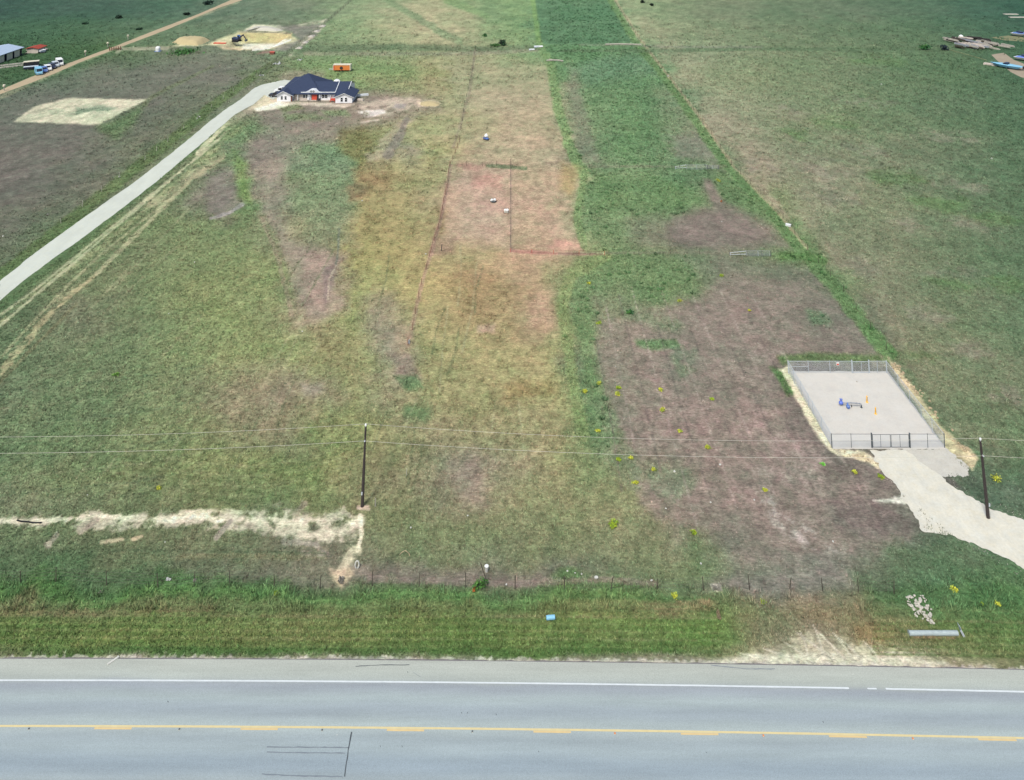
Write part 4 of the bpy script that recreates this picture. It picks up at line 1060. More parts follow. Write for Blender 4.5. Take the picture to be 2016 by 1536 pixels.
def compound():
    fl, fr = P(1638, 882), P(1860, 882); bl, br = P(1552.5, 735), P(1746, 735)
    t = empty("chain_link_fence", (0, 0, 0), "galvanised chain-link fence round the white gravel pad with a double gate in front", "fence")
    t.location = fl; off = fl
    h = 1.72
    lean = Vector((-.09, 0, h))
    def post(p, r, name="post", hh=1.0, m_=M['galv']):
        p = p - off
        MB().tube(p + Vector((0, 0, -.1)), p + lean * (hh + .02), r, r, 8).lathe(p + lean * (hh + .02), [(r * 1.2, -.03), (r * 1.2, .02), (r * .5, .05)], 8).build(name, m_, t)
    def rail(a, b, z, r=.022, name="rail", m_=M['galv']):
        MB().tube(a - off + lean * z, b - off + lean * z, r, r, 6).build(name, m_, t)
    def run(a, b, posts, m_=M['galv']):
        prev = a
        for p in posts: post(p, .032, m_=m_)
        rail(a, b, 1.0, m_=m_)
        chain_panel(a - off, b - off, h, t)
    row = lambda pxs, y: [P(x, y) for x in pxs]
    for c in (fl, fr): post(c, .05, m_=M['steel_dk'])
    for c in (bl, br): post(c, .06)
    # front: runs either side of the double gate
    g0, g1 = P(1717, 882), P(1792, 882); gm = P(1754.5, 882)
    run(fl, g0, row([1676.5], 882), M['steel_dk']); run(g1, fr, row([1827], 882), M['steel_dk'])
    rail(fl, g0, .5, .014, m_=M['steel_dk']); rail(g1, fr, .5, .014, m_=M['steel_dk'])
    for p in (g0, g1): post(p, .085, "gate_post", 1.04, M['steel_dk'])
    # back
    h0, h1 = P(1678, 735), P(1711.5, 735)
    run(bl, h0, row([1592, 1634.6], 735)); run(h1, br, row([1728], 735))
    rail(bl, P(1592, 735), .55, .018)
    for p in (h0, h1): post(p, .07, "gate_post", 1.06)
    # sides
    run(bl, fl, [P(1563.5, 757), P(1577.5, 776), P(1592, 800), P(1601, 816), P(1618.5, 848)])
    run(br, fr, [P(1768.5, 763), P(1791.8, 795), P(1814, 823), P(1836, 853)])
    # gate leaves
    def leaf(a, b, mids, m_=M['steel_dk']):
        g = MB(); d = (b - a).normalized(); a2 = a + d * .12 - off; b2 = b - d * .05 - off
        zlo, zhi = .06, .97
        for q in (a2, b2): g.tube(q + lean * zlo, q + lean * zhi, .028, .028, 6)
        for z in (zlo, zhi): g.tube(a2 + lean * z, b2 + lean * z, .026, .026, 6)
        for k in mids:
            q = a2.lerp(b2, k); g.tube(q + lean * zlo, q + lean * zhi, .022, .022, 6)
        gate = g.build("gate", m_, t)
        L = (b2 - a2).length; mm = MB(); n = int(L / .14)
        for i in range(-12, n):
            for sgn in (0, 1):
                x0, x1 = i * .14, i * .14 + 1.55
                z0, z1 = (.12, 1.65) if sgn == 0 else (1.65, .12)
                sl = (z1 - z0) / (x1 - x0)
                if x1 <= 0 or x0 >= L: continue
                if x0 < 0: z0 -= sl * x0; x0 = 0
                if x1 > L: z1 -= sl * (x1 - L); x1 = L
                mm.tube(a2 + d * x0 + Vector((0, 0, z0)), a2 + d * x1 + Vector((0, 0, z1)), .0055, .0055, 3, cap=False)
        mm.build("mesh", M['galv'], gate, fix=False)
    leaf(g0, gm, [.45]); leaf(g1, gm, [.5])
    leaf(h0, h1, [.55], M['galv'])
compound()
# rubble along the right edge of the pad
def rubble(n, pts, name, label, cat, group, m_, r0, r1, seed, spread):
    rr = random.Random(seed)
    for i in range(n):
        k = rr.uniform(0, len(pts) - 1.001); a = pts[int(k)]; b = pts[int(k) + 1]; f = k - int(k)
        px = a[0] + (b[0] - a[0]) * f + rr.gauss(0, spread); py = a[1] + (b[1] - a[1]) * f + rr.gauss(0, spread * .6)
        o = MB().rock((0, 0, 0), rr.uniform(r0, r1), seed * 100 + i).build(name, m_)
        o.location = P(px, py, 0) + Vector((0, 0, r0 * .3)); o.rotation_euler = (0, 0, rr.uniform(0, 6.28))
        tag(o, label, cat, group)
rubble(44, [(1758, 714), (1790, 752), (1822, 792), (1850, 836), (1880, 868), (1912, 900)], "rubble_stone", "tan stone in the rubble windrow along the right side of the fenced pad", "stone", "rubble stones along the pad edge", M['tan'], .10, .26, 4, 5)
rubble(16, [(1645, 890), (1690, 898), (1728, 915)], "rubble_stone", "tan stone on the bank in front of the fenced pad's left corner", "stone", "rubble stones in front of the pad", M['tan'], .06, .15, 5, 3)

# ------------------------------------------------------------------ blue valve pipework and markers on the pad
def valve_pipe():
    o = P(1696, 803)
    t = empty("valve_pipework", o, "low grey pipe with two blue valves standing on the white gravel pad", "pipework")
    s = S(800)
    L = (1696 - 1658) / s
    MB().tube((0, 0, -.05), (0, 0, .34), .085, .085, 12).lathe((0, 0, 0), [(.16, 0), (.16, .04), (.09, .05)], 12).build("riser", M['steel_dk'], t)
    pts = [Vector((0, 0, .34)), Vector((-.04, .02, .45)), Vector((-.16, .05, .52)), Vector((-.6, .10, .55)), Vector((-1.2, .16, .55)), Vector((-1.8, .22, .5)), Vector((-L + .3, .30, .46))]
    m = MB()
    for a, b in zip(pts[:-1], pts[1:]): m.tube(a, b, .085, .085, 10)
    m.build("pipe", M['pipe'], t, smooth=True)
    e = Vector((-L, .34, .45))
    MB().lathe(e, [(.12, -.28), (.21, -.2), (.24, 0), (.21, .18), (.13, .25)], 14, 'x').lathe(e, [(.1, .1), (.1, .36), (.16, .38), (.16, .42)], 12).build("valve", M['blue'], t, smooth=False)
    w = MB()
    for i in range(16):
        a0, a1 = 2 * math.pi * i / 16, 2 * math.pi * (i + 1) / 16
        w.tube(e + Vector((.2 * math.cos(a0), .2 * math.sin(a0), .48)), e + Vector((.2 * math.cos(a1), .2 * math.sin(a1), .48)), .02, .02, 5)
    w.tube(e + Vector((-.2, 0, .48)), e + Vector((.2, 0, .48)), .015).tube(e + Vector((0, -.2, .48)), e + Vector((0, .2, .48)), .015)
    w.build("handwheel", M['blue'], t)
    MB().tube(e + Vector((0, 0, -.5)), e + Vector((0, 0, -.1)), .09, .09, 10).build("riser", M['pipe'], t)
    q = Vector((-1.85, -.12, .28))
    MB().tube((-1.75, .2, .5), q + Vector((-.1, 0, .1)), .09, .1, 10).lathe(q, [(.14, -.3), (.23, -.22), (.24, .06), (.17, .16), (.12, .2)], 14, 'y').build("valve", M['blue2'], t)
    MB().lathe(q + Vector((.18, 0, -.28)), [(.13, 0), (.13, .32), (.1, .36)], 12).build("valve_cap", M['white'], t)
    MB().tube((-1.3, .04, -.02), (-1.3, .04, .26), .05, .05, 8).lathe((-1.3, .04, .26), [(.07, 0), (.07, .05), (.03, .08)], 8).build("drain_valve", M['black'], t)
valve_pipe()
def marker(px, py, label):
    t = empty("marker_post", P(px, py), label, "marker post", "yellow marker posts on the pad")
    MB().tube((0, 0, -.05), (-.03, 0, .84), .085, .085, 12).lathe((-.03, 0, .84), [(.085, 0), (.07, .04), (.03, .065)], 12).build("post", M['yellow'], t)
    MB().lathe((0, 0, 0), [(.2, 0), (.17, .05), (.09, .06)], 12).build("base", M['yellow'], t)
    MB().box(-.035, .01, -.093, -.086, .3, .78).build("stripe", M['timber2'], t)
marker(1707, 792.5, "yellow marker post on the gravel pad, just right of the grey pipe")
marker(1724, 815.5, "yellow marker post on the gravel pad, nearer the front gate")
# compound sign hung on the back fence
t = empty("fence_sign", P(1649, 735) + Vector((0, -.06, 0)), "small red and white sign hung on the back chain-link fence", "sign")
MB().box(-.20, .20, -.012, .0, 1.15, 1.6).build("plate", M['white'], t)
MB().box(-.16, .16, -.018, -.0125, 1.2, 1.42).build("red_panel", M['red'], t)
o = MB().rock((0, 0, 0), .13, 3).build("rock", M['timber']); o.location = P(1687, 752) + Vector((0, 0, .05)); tag(o, "small grey rock lying alone on the white gravel pad", "rock")

# ------------------------------------------------------------------ wire stock fences
def stock_fence(pts, spacing, h, pm, label, nw=4, r=.035, wr=.007, jit=.06, seed=1, wm=None):
    w = [P(a, b) for a, b in pts]
    t = empty("wire_fence", w[0], label, "fence")
    rr = random.Random(seed); acc = [w[0]]
    for a, b in zip(w[:-1], w[1:]):
        n = max(1, round((b - a).length / spacing)); acc += [a.lerp(b, (j + 1) / n) for j in range(n)]
    tops = []
    many = MB()
    for i, p in enumerate(acc):
        hh = h * rr.uniform(.92, 1.1); ln = Vector((rr.gauss(0, jit), rr.gauss(0, jit), hh))
        q = p - w[0]
        if i < 98: MB().tube(q + Vector((0, 0, -.1)), q + ln, r, r * .85, 6).build("post", pm, t)
        tops.append((q, ln))
        if i >= 97: break
    for k in range(nw):
        m = MB(); f = .25 + .68 * k / max(1, nw - 1)
        m.path([q + ln * f for q, ln in tops], wr, 3)
        m.build("wire", wm or M['fwire'], t, fix=False)
    return t
stock_fence([(-30, 1149), (110, 1147), (311, 1158), (452, 1151), (630, 1160), (733, 1154), (917, 1157), (1111, 1163), (1385, 1163), (1476, 1162), (1554, 1162), (1620, 1164), (1760, 1170)], 4.3, 1.4, M['tpost'], "thin weathered post and wire fence along the top of the roadside verge", 4, .045, .008, .09, 2)
stock_fence([(885, 327), (880, 370), (868, 430), (848, 498)], 4.5, 1.15, M['rust'], "rusty wire fence on the left side of the pink paddock", 4, .05, .016, .08, 3, M['rust'])
stock_fence([(905, 280), (887, 326)], 4.0, 1.15, M['rust'], "rusty wire fence leading up from the pink paddock corner towards the white junk pile", 4, .045, .014, .08, 13, M['rust'])
stock_fence([(1005, 322), (1005, 380), (1005, 440), (1005, 496)], 4.5, 1.2, M['tpost'], "dark wire fence on the right side of the pink paddock", 4, .04, .012, .05, 4)
stock_fence([(887, 326), (950, 327), (1005, 326)], 4.0, 1.1, M['tpost'], "dark wire fence along the far side of the pink paddock", 3, .04, .01, .05, 5)
stock_fence([(846, 505), (830, 560), (812, 650), (803, 680)], 5, 1.1, M['rust'], "broken rusty fence running down from the paddock through the olive grass", 3, .045, .012, .12, 6, M['rust'])
stock_fence([(1005, 497), (1090, 500), (1190, 503)], 5, .8, M['red'], "low red fence line across the bottom of the paddock", 2, .035, .018, .1, 7, M['rust'])
stock_fence([(935, 98), (930, 140), (915, 205), (905, 276)], 9, 1.2, M['tpost'], "old wire fence climbing from the paddock to the far bushes", 2, .05, .012, .1, 8)
stock_fence([(500, 160), (545, 120), (600, 78), (640, 46), (700, -4)], 7, 1.3, M['tpost'], "far wire fence beside the dug-out pit", 3, .06, .014, .1, 9)
stock_fence([(1205, -4), (1262, 82), (1320, 158), (1384, 240), (1440, 325), (1520, 405), (1590, 492), (1660, 575), (1745, 690)], 6, 1.2, M['tpost'], "long wire fence beside the bright green strip edge", 3, .035, .007, .06, 10)
stock_fence([(1100, 334), (1220, 330), (1338, 330)], 8, 1.1, M['tpost'], "sagging cross fence left of the farther tube gate", 2, .035, .008, .08, 11)
stock_fence([(1195, 502), (1320, 500), (1436, 501)], 6, 1.1, M['tpost'], "sagging cross fence left of the nearer tube gate", 2, .03, .008, .08, 12)
stock_fence([(120, 440), (235, 350), (285, 316), (330, 280), (390, 232), (440, 195), (478, 168), (505, 150)], 9, 1.2, M['offw'], "pale posted fence beside the driveway verge", 2, .06, .008, .1, 14)
# loose posts
def lone_post(px, py, h, r, m_, label, lx=0, ly=0):
    o = MB().tube((0, 0, -.05), (lx, ly, h), r, r * .8, 8).lathe((lx, ly, h), [(r * .8, 0), (r * .5, .03)], 8).build("post", m_); o.location = P(px, py); tag(o, label, "post")
lone_post(869, 495, 1.3, .09, M['dark'], "dark stump of a post at the paddock's lower left corner", .1)
lone_post(800, 938, .9, .04, M['offw'], "thin white stake standing in the grass right of the wooden pole", .05)
lone_post(739, 997, .9, .06, M['timber'], "short grey stake just right of the pole's foot")
lone_post(961, 1152, 2.0, .06, M['tpost'], "leaning dark brace post behind the small green bush", -.75, .2)
def tube_gate(ax, bx, y, h, label, arm=None, tilt=.25, bars=5):
    a, b = P(ax, y), P(bx, y)
    t = empty("livestock_gate", a, label, "gate")
    L = (b - a).length; m = MB(); up = Vector((-.05, tilt * h, h))
    c = [Vector((0, 0, .1)), Vector((L, 0, .1))]
    for q in c: m.tube(q, q + up, .045, .045, 8)
    G = mat('dull_galvanised', (170, 176, 180), .6, .1, gain=1.05)
    m.build("frame", G, t)
    for k in range(bars):
        f = k / (bars - 1); MB().tube(c[0] + up * f, c[1] + up * f, .03, .03, 6).build("bar", G, t)
    MB().tube(c[0] + Vector((L * .5, 0, 0)), c[0] + Vector((L * .5, 0, 0)) + up, .03, .03, 6).build("stay", M['galv'], t)
    if arm:
        q = P(*arm) - a
        for f in (.35, .95): MB().tube(c[0] + up * f, q + up * (f * .55), .04, .03, 6).build("bar", M['galv'], t)
        MB().tube(q, q + up * .6, .05, .05, 6).build("post", M['galv'], t)
    MB().tube(c[1] + Vector((.15, 0, -.1)), c[1] + Vector((.15, 0, h * 1.15)), .06, .06, 8).build("post", M['steel_dk'], t)
tube_gate(1470, 1516, 505, .85, "galvanised tube gate on the nearer cross fence of the brown plot", (1438, 503))
tube_gate(1352, 1392, 334, 1.0, "galvanised tube gate on the farther cross fence", (1330, 333))
tube_gate(1392, 1414, 333, .7, "short galvanised gate panel at the right end of the farther cross fence", None, .25, 4)

# ------------------------------------------------------------------ roadside things
def culvert():
    a = P(1789, 1250)
    t = empty("culvert_pipe", a, "galvanised steel culvert pipe with a tilted end plate lying in the roadside grass", "culvert pipe")
    L = (1889 - 1789) / S(1250); R = .2
    m = MB(); n = 80; prof = []
    for i in range(n + 1):
        prof.append((R + (.02 if i % 2 else 0), .15 + (L - .3) * i / n))
    m.lathe((0, 0, R * .8), prof, 16, 'x').build("barrel", M['corr'], t)
    MB().obox((L + .12, .05, .42), (.13, 0, -.42), (0, .3, 0), (.012, 0, .004)).obox((L + .18, -.22, .3), (.17, 0, -.3), (0, .02, .0), (.08, 0, .04)).build("end_plate", M['galv'], t)
    MB().lathe((0, 0, R * .8), [(R * 1.25, .0), (R * 1.02, .16)], 16, 'x').build("end_collar", M['corr'], t)
culvert()
rr = random.Random(9)
rip = [(1783, 1176), (1818, 1176), (1832, 1203), (1838, 1229), (1812, 1219), (1796, 1206), (1788, 1194)]
i = 0
while i < 84:
    px = rr.uniform(1780, 1840); py = rr.uniform(1174, 1231)
    if poly_sd(rip, np.array([px]), np.array([py]))[0] > 1.5: continue
    o = MB().rock((0, 0, 0), rr.uniform(.08, .19), 900 + i, .6).build("riprap_rock", M['offw']); o.location = P(px, py) + Vector((0, 0, .04 + .16 * rr.random()))
    o.rotation_euler = (rr.uniform(-.4, .4), rr.uniform(-.4, .4), rr.uniform(0, 6)); tag(o, "pale angular rock in the riprap pile above the steel culvert pipe", "rock", "riprap rocks above the culvert"); i += 1
def stone(px, py, r, label, m_=None, flat=.75):
    o = MB().rock((0, 0, 0), r, int(px * 7 + py), flat).build("stone", m_ or M['stone']); o.location = P(px, py) + Vector((0, 0, r * .5)); tag(o, label, "stone")
for a in [(1117, 1125, .09, "leftmost small white stone of the three in the grass above the roadside fence"), (1132, 1129, .08, "middle small white stone of the three in the grass above the roadside fence"),
          (1145, 1131, .1, "rightmost small white stone of the three in the grass above the roadside fence"), (1174, 1139, .19, "larger white stone just right of the row of three small white stones"),
          (1283, 1144, .13, "white stone standing alone at the top of the green verge"), (997, 1152, .11, "narrow white stone right of the leaning brace post"),
          (921, 1016, .10, "small white stone alone in the grass between pole and brown plot"), (809, 1040, .12, "dull white stone in grass right of the wooden pole"),
          (1418, 916, .13, "bright white stone on the brown plot under the power lines"), (1328, 929, .12, "white stone among the green weeds of the brown plot"),
          (1311, 1002, .1, "white stone at the lower left of the brown plot"), (1399, 990, .1, "white stone in the middle of the lower brown plot"), (1380, 1111, .12, "white stone near the fence below the brown plot"),
          (595, 653, .11, "small white stone in the olive grass below the scraped streak"), (383, 517, .13, "white stone in the pasture right of the driveway"),
          (332, 618, .09, "tiny white stone in the middle of the left pasture"), (713, 396, .16, "white stone at the right edge of the scraped field"), (478, 406, .2, "white block at the corner of the dark dirt patch"),
          (838, 501, .16, "white stone at the lower left of the paddock fence"), (664, 1448, .06, "white fleck of stone on the asphalt beside the tar joint"),
          (1315, 151, .35, "white stone on the fence line right of the green strip"), (1735, 167, .3, "white stone in the far right pasture"), (1952, 313, .25, "white stone in the right pasture near the frame edge"),
          (1421, 437, .12, "white stone on the brown soil above the nearer gate"), (1212, 722, .1, "small white stone on the brown plot near the weeds"), (94, 423, .18, "white stone in the brown left field"), (6, 466, .18, "white stone at the left edge of the brown field"),
          (235, 349, .2, "white stone at the foot of the pale posts by the driveway"), (393, 231, .3, "white block left of the driveway, nearer the house"), (388, 234, .25, "second white block left of the driveway beside the other"),
          (325, 1068, .08, "small white stone in the mown grass below the dirt streak"), (172, 975, .07, "tiny white stone in the grass above the dirt streak"), (1485, 985, .1, "white stone at the edge of the pale scattered gravel"), (1640, 1067, .1, "white stone on brown soil left of the gravel drive")]: stone(*a)
# bucket beside the brace post
t = empty("white_bucket", P(958, 1125), "white plastic bucket beside the leaning brace post", "bucket")
MB().lathe((0, 0, 0), [(.15, 0), (.2, .5), (.22, .5), (.22, .54), (.19, .54)], 18).build("pail", M['stone'], t)
MB().lathe((0, 0, .54), [(.2, 0), (.2, .03), (.05, .045)], 18).build("lid", M['white'], t)
# white ring of hose / toilet-seat shaped loop
m = MB(); pts = [Vector((.19 * math.cos(a), 0.08 * math.sin(a), .32 + .32 * math.sin(a))) for a in [2 * math.pi * i / 20 - 1.2 for i in range(19)]]
m.path(pts, .07, 8); o = m.build("plastic_loop", M['stone'], smooth=True); o.location = P(703, 1118); tag(o, "white plastic loop standing beside the washed-out end of the dirt streak", "plastic debris")
# blue barrel lying on the verge
t = empty("blue_barrel", P(1084, 1220), "light blue plastic drum lying on its side in the green verge", "drum", rz=.1)
MB().lathe((0, 0, .2), [(.14, -.42), (.19, -.40), (.2, -.2), (.21, -.18), (.2, -.16), (.2, .16), (.21, .18), (.2, .2), (.19, .40), (.14, .42)], 18, 'x').build("drum_body", M['lblue'], t, smooth=False)
MB().lathe((-.43, 0, .26), [(.05, -.02), (.05, .02)], 10, 'x').build("bung", M['navy'], t)
# white plank at the road edge
o = MB().box(-.5, .5, -.09, .09, 0, .05).box(-.46, -.38, -.08, .08, .05, .08).box(.38, .46, -.08, .08, .05, .08).build("white_board", M['stone']); o.location = P(223, 1302) + Vector((0, 0, .06)); o.rotation_euler = (0, 0, .85); tag(o, "white board lying across the edge of the highway shoulder", "board")
o = MB().path([Vector((-1.0, .3, .08)), Vector((-.4, .12, .1)), Vector((.3, .1, .08)), Vector((1.0, -.05, .08)), Vector((1.9, -.02, .07))], .07, 8).build("black_hose", M['black']); o.location = P(48, 1030); tag(o, "length of black hose lying on the dirt streak at the left", "hose")
o = MB().path([Vector((-.2, .2, .1)), Vector((0, .3, .3)), Vector((.35, .45, .38)), Vector((.75, .3, .2)), Vector((.9, .1, .05))], .035, 8).build("pale_hose", M['tan'], smooth=True); o.location = P(790, 1098); tag(o, "pale curved hose in the grass right of the dirt streak", "hose")
# bits of litter
def litter(px, py, w, h, m_, label, cat="litter", seed=1):
    rr = random.Random(seed); bm = bmesh.new(); N = 6; g = []
    for j in range(N):
        g.append([bm.verts.new(((i / (N - 1) - .5) * w, (j / (N - 1) - .5) * h + rr.gauss(0, h * .06), .05 + abs(rr.gauss(0, h * .22)))) for i in range(N)])
    for j in range(N - 1):
        for i in range(N - 1): bm.faces.new((g[j][i], g[j][i + 1], g[j + 1][i + 1], g[j + 1][i]))
    bmesh.ops.solidify(bm, geom=bm.faces[:], thickness=.02)
    me = bpy.data.meshes.new("crumpled_sheet"); bm.to_mesh(me); bm.free(); me.materials.append(m_)
    o = bpy.data.objects.new("crumpled_sheet", me); COL.objects.link(o); o.location = P(px, py); tag(o, label, cat)
litter(332, 1142, .5, .35, M['white'], "white crumpled litter at the fence line in the left verge", seed=1)
litter(384, 1144, .35, .4, M['offw'], "dull crumpled litter right of the white piece in the left verge", seed=2)
litter(1415, 1216, .35, .8, M['tan'], "tan torn cardboard lying in the right-hand verge grass", "cardboard", seed=3)
litter(933, 1163, .25, .5, M['orange'], "small orange scrap beneath the green bush at the fence", seed=4)
litter(1411, 1160, .9, .6, M['offw'], "pale sheet of litter at the fence below the brown plot", seed=5)
litter(197, 1167, .5, .3, M['timber'], "grey scrap lying in the far left verge", seed=6)
litter(805, 675, .35, .8, M['white'], "white scrap at the lower end of the broken rusty fence", seed=7)
litter(671, 1145, .5, .8, M['timber'], "grey sheet of debris in the washed-out hollow", "debris", seed=8)
litter(545, 127, 2.6, 1.6, M['white'], "white sheet lying left of the orange trailer on the fence line", seed=9)
litter(590, 119, 1.8, 1.4, M['white'], "small white scrap between pit and orange trailer", seed=10)
litter(515, 149, 1.6, 1.2, M['white'], "white scrap beside the driveway bend", seed=11)
litter(1420, 398, .3, .7, M['orange'], "small orange-white scrap on the brown soil between the two gates", seed=12)
# white box near strip fence
t = empty("white_box", P(1552, 445), "white plastic box by the fence right of the brown soil", "box", rz=-.6)
MB().box(-.5, .5, -.28, .28, 0, .32).build("box_body", M['white'], t); MB().box(-.53, .53, -.31, .31, .323, .38).build("lid", M['white'], t)
# raised pavement reflectors
for k, px in enumerate([55, 352, 634, 930, 1210, 1500, 1790]):
    X = (px - CX) * 66.6 / F_PX
    t = empty("road_reflector", (X, yroad(X) - T_Y - .22, .056), "small raised reflector on the yellow centre line", "road reflector", "raised reflectors along the centre line")
    MB().prism([(-.09, 0), (.09, 0), (.05, .035), (-.05, .035)], 'x', -.06, .06).build("reflector_body", M['orange' if k > 3 else 'steel_dk'], t)
    MB().box(-.045, .045, -.094, -.08, .004, .024).build("lens", M['cream'], t)

# ------------------------------------------------------------------ bushes, shrubs, yellow weeds
def shrub(px, py, w, h, cols, label, cat, name, n=260, seed=1, group=None, trunk=False, leaf=.12):
    rs = np.random.RandomState(seed)
    t = empty(name, P(px, py), label, cat, group)
    m = MB()
    k = 5
    for i in range(k):
        a = rs.uniform(0, 6.28); m.tube((0, 0, -.05), (math.cos(a) * w * .3, math.sin(a) * w * .3, h * .65), .03 * h, .01 * h, 5)
    m.build("stems", M['tpost'], t)
    # leaf clumps through the volume
    cl = rs.normal(0, 1, (9, 3)); cl /= np.linalg.norm(cl, axis=1)[:, None]; cl *= rs.uniform(.2, .75, (9, 1))
    ix = rs.randint(0, 9, n); p = cl[ix] + rs.normal(0, .27, (n, 3))
    p[:, 2] = np.abs(p[:, 2] * .5 + .5)
    p = p * np.array([w / 2, w / 2, h]) * np.array([1, 1, .85])
    a = rs.normal(0, 1, (n, 3)); a /= np.linalg.norm(a, axis=1)[:, None]; b = np.cross(a, rs.normal(0, 1, (n, 3))); b /= np.linalg.norm(b, axis=1)[:, None]
    s = leaf * rs.uniform(.6, 1.4, (n, 1))
    v = np.stack([p - a * s, p + b * s * .6, p + a * s], 1)
    v2 = np.stack([p + a * s, p - b * s * .6, p - a * s], 1)
    base = np.array([cols[i % len(cols)] for i in ix], float) * rs.uniform(.8, 1.2, (n, 1))
    v = np.concatenate([v, v2]); c = np.minimum(np.concatenate([alb_np(base)] * 2) * 1.15, .75)
    v[:, :, 2] = np.maximum(v[:, :, 2], .01)
    me_o = tri_soup("foliage", v, c, LEAF); del me_o["kind"]; me_o.parent = t
    return t
YEL = [(214, 214, 78), (196, 206, 80), (166, 184, 82)]
YG = [(158, 186, 60), (140, 172, 66), (176, 196, 60)]
GR = [(60, 110, 62), (84, 134, 70), (46, 92, 58)]
ylist = [
 (1420, 544, .8, "bright yellow weed in bloom below the nearer tube gate"), (1414, 357, 1.1, "yellow blooming weed just below the farther tube gate"), (1476, 613, .6, "small yellow weed at the upper right of the brown plot"),
 (1338, 593, .8, "yellow-green weed at the top of the brown plot"), (1179, 637, .75, "yellow weed at the brown plot's upper left"), (1159, 559, .7, "pale yellow weed where the cross fence meets the green strip"),
 (1180, 756, .75, "yellow weed above the dark weed clump, left side of the plot"), (1150, 772, .8, "vivid yellow weed on the olive meadow edge"), (1218, 764, .7, "upper of two close yellow weeds left of mid plot"), (1217, 777, .75, "lower of two close yellow weeds left of mid plot"),
 (1301, 769, .6, "yellow weed in the middle of the brown plot, farther one"), (1305, 809, .75, "bright yellow weed in the middle of the brown plot, nearer one"), (1402, 787, .6, "lone yellow-green weed right of mid plot"),
 (1338, 850, .6, "yellow-green weed just above the upper power line"), (1394, 882, .8, "ochre yellow weed between the two power lines"), (1241, 903, .55, "yellow weed below the lower line, right one of the pair"), (1218, 906, .55, "yellow weed below the lower line, left one of the pair"),
 (1178, 849, .65, "yellow weed in the dark weeds left of the brown plot"), (1251, 952, .65, "yellow weed at the corner of the green weed patch"), (1288, 926, .6, "dull yellow weed on top of the green weed patch"),
 (1734, 940, .95, "large bright yellow-green weed beside the gravel drive"), (1683, 930, .6, "dull yellow weed left of the large one by the drive"), (1962, 946, 1.25, "large yellow-green bush right of the leaning pole"),
 (313, 962, .6, "small yellow flower clump above the dirt streak"), (543, 1171, .5, "small orange-yellow flower clump in the left verge"), (1327, 1174, .6, "yellow flower clump in the verge right of centre"), (1880, 1166, .9, "bright yellow flower clump above the culvert"),
 (1965, 1190, .5, "orange-yellow flower clump right of the culvert"), (1934, 1190, .35, "tiny yellow flower clump right of the bright one"), (1506, 966, .5, "faint yellow weed beside the pale scattered gravel")]
for i, (px, py, w, lab) in enumerate(ylist):
    shrub(px, py, w * 1.15, w * .5, YEL if i % 4 else YG, lab, "yellow weed", "yellow_weed", 170, 50 + i, "yellow weeds dotted over the plot and verge", leaf=.08)
shrub(1620, 916, .7, .3, [(110, 200, 80), (140, 214, 96)], "light green weed on dark soil in front of the pad", "weed", "green_weed", 80, 90, leaf=.08)
shrub(1206, 1035, 1.5, .6, YG, "wide yellow-green bush in grass left of the lower brown plot", "bush", "bush", 120, 91, leaf=.12)
shrub(1366, 1052, .8, .5, YG, "yellow-green bush at the lower edge of the brown plot", "bush", "bush", 90, 92, leaf=.1)
shrub(1502, 1188, .7, .4, YG, "small yellow-green bush at the right-hand verge fence", "bush", "bush", 90, 93, leaf=.08)
shrub(946, 1156, 1.3, .95, [(82, 128, 62), (96, 142, 70), (66, 108, 60)], "rounded green bush at the foot of the leaning brace post", "bush", "bush", 260, 94, leaf=.1)
shrub(1240, 617, 1.6, .5, GR, "dark green bush at the top left of the brown plot", "bush", "bush", 160, 95, leaf=.14)
shrub(227, 740, 1.1, .4, [(96, 140, 60), (110, 150, 70)], "small bright green clump in the left pasture", "clump", "green_weed", 120, 96, leaf=.1)
shrub(989, 90, 3.4, 3.0, [(40, 66, 50), (54, 84, 60), (34, 56, 44)], "dark round tree on the far fence line", "tree", "small_tree", 420, 101, leaf=.32)
shrub(975, 91, 4.2, 1.5, [(78, 120, 66), (64, 104, 60)], "low green bush left of the dark round tree", "bush", "bush", 260, 102, leaf=.3)
shrub(954, 72, 2.4, 1.4, GR, "small dark bush beyond the far fence line", "bush", "bush", 140, 103, leaf=.3)
shrub(1822, 98, 5.0, 2.4, GR, "dark bush on the far right fence line, left of the timber pile", "bush", "bush", 260, 104, leaf=.35)
shrub(1859, 99, 3.6, 2.6, [(58, 74, 84), (48, 64, 70)], "blue-grey bush at the left tip of the timber pile", "bush", "bush", 240, 105, leaf=.3)
shrub(235, 36, 3.6, 1.8, [(30, 50, 40), (40, 60, 46)], "dark tree alone in the far left field", "tree", "small_tree", 260, 106, leaf=.4)
shrub(410, 9, 6.0, 2.6, [(36, 56, 50), (46, 66, 56)], "dark tree beside the far end of the gravel road", "tree", "small_tree", 300, 107, leaf=.45)
shrub(367, 30, 3.4, 1.8, [(30, 48, 40), (42, 60, 46)], "dark bush against the far gravel road", "bush", "bush", 220, 108, leaf=.4)
shrub(166, 48, 3.0, .9, [(34, 56, 44), (42, 66, 50)], "low dark bush in the far left field", "bush", "bush", 180, 109, leaf=.4)
shrub(274, 59, 2.6, 1.0, [(34, 56, 44), (42, 66, 50)], "low dark bush near the far gravel road", "bush", "bush", 160, 110, leaf=.4)
shrub(1265, 6, 2.6, 2.0, [(30, 44, 36), (42, 60, 46)], "small dark bush right of the far crop", "bush", "bush", 120, 111, leaf=.35)
shrub(1283, 12, 2.6, 2.0, [(30, 44, 36), (42, 60, 46)], "second small dark bush right of the far crop", "bush", "bush", 120, 112, leaf=.35)
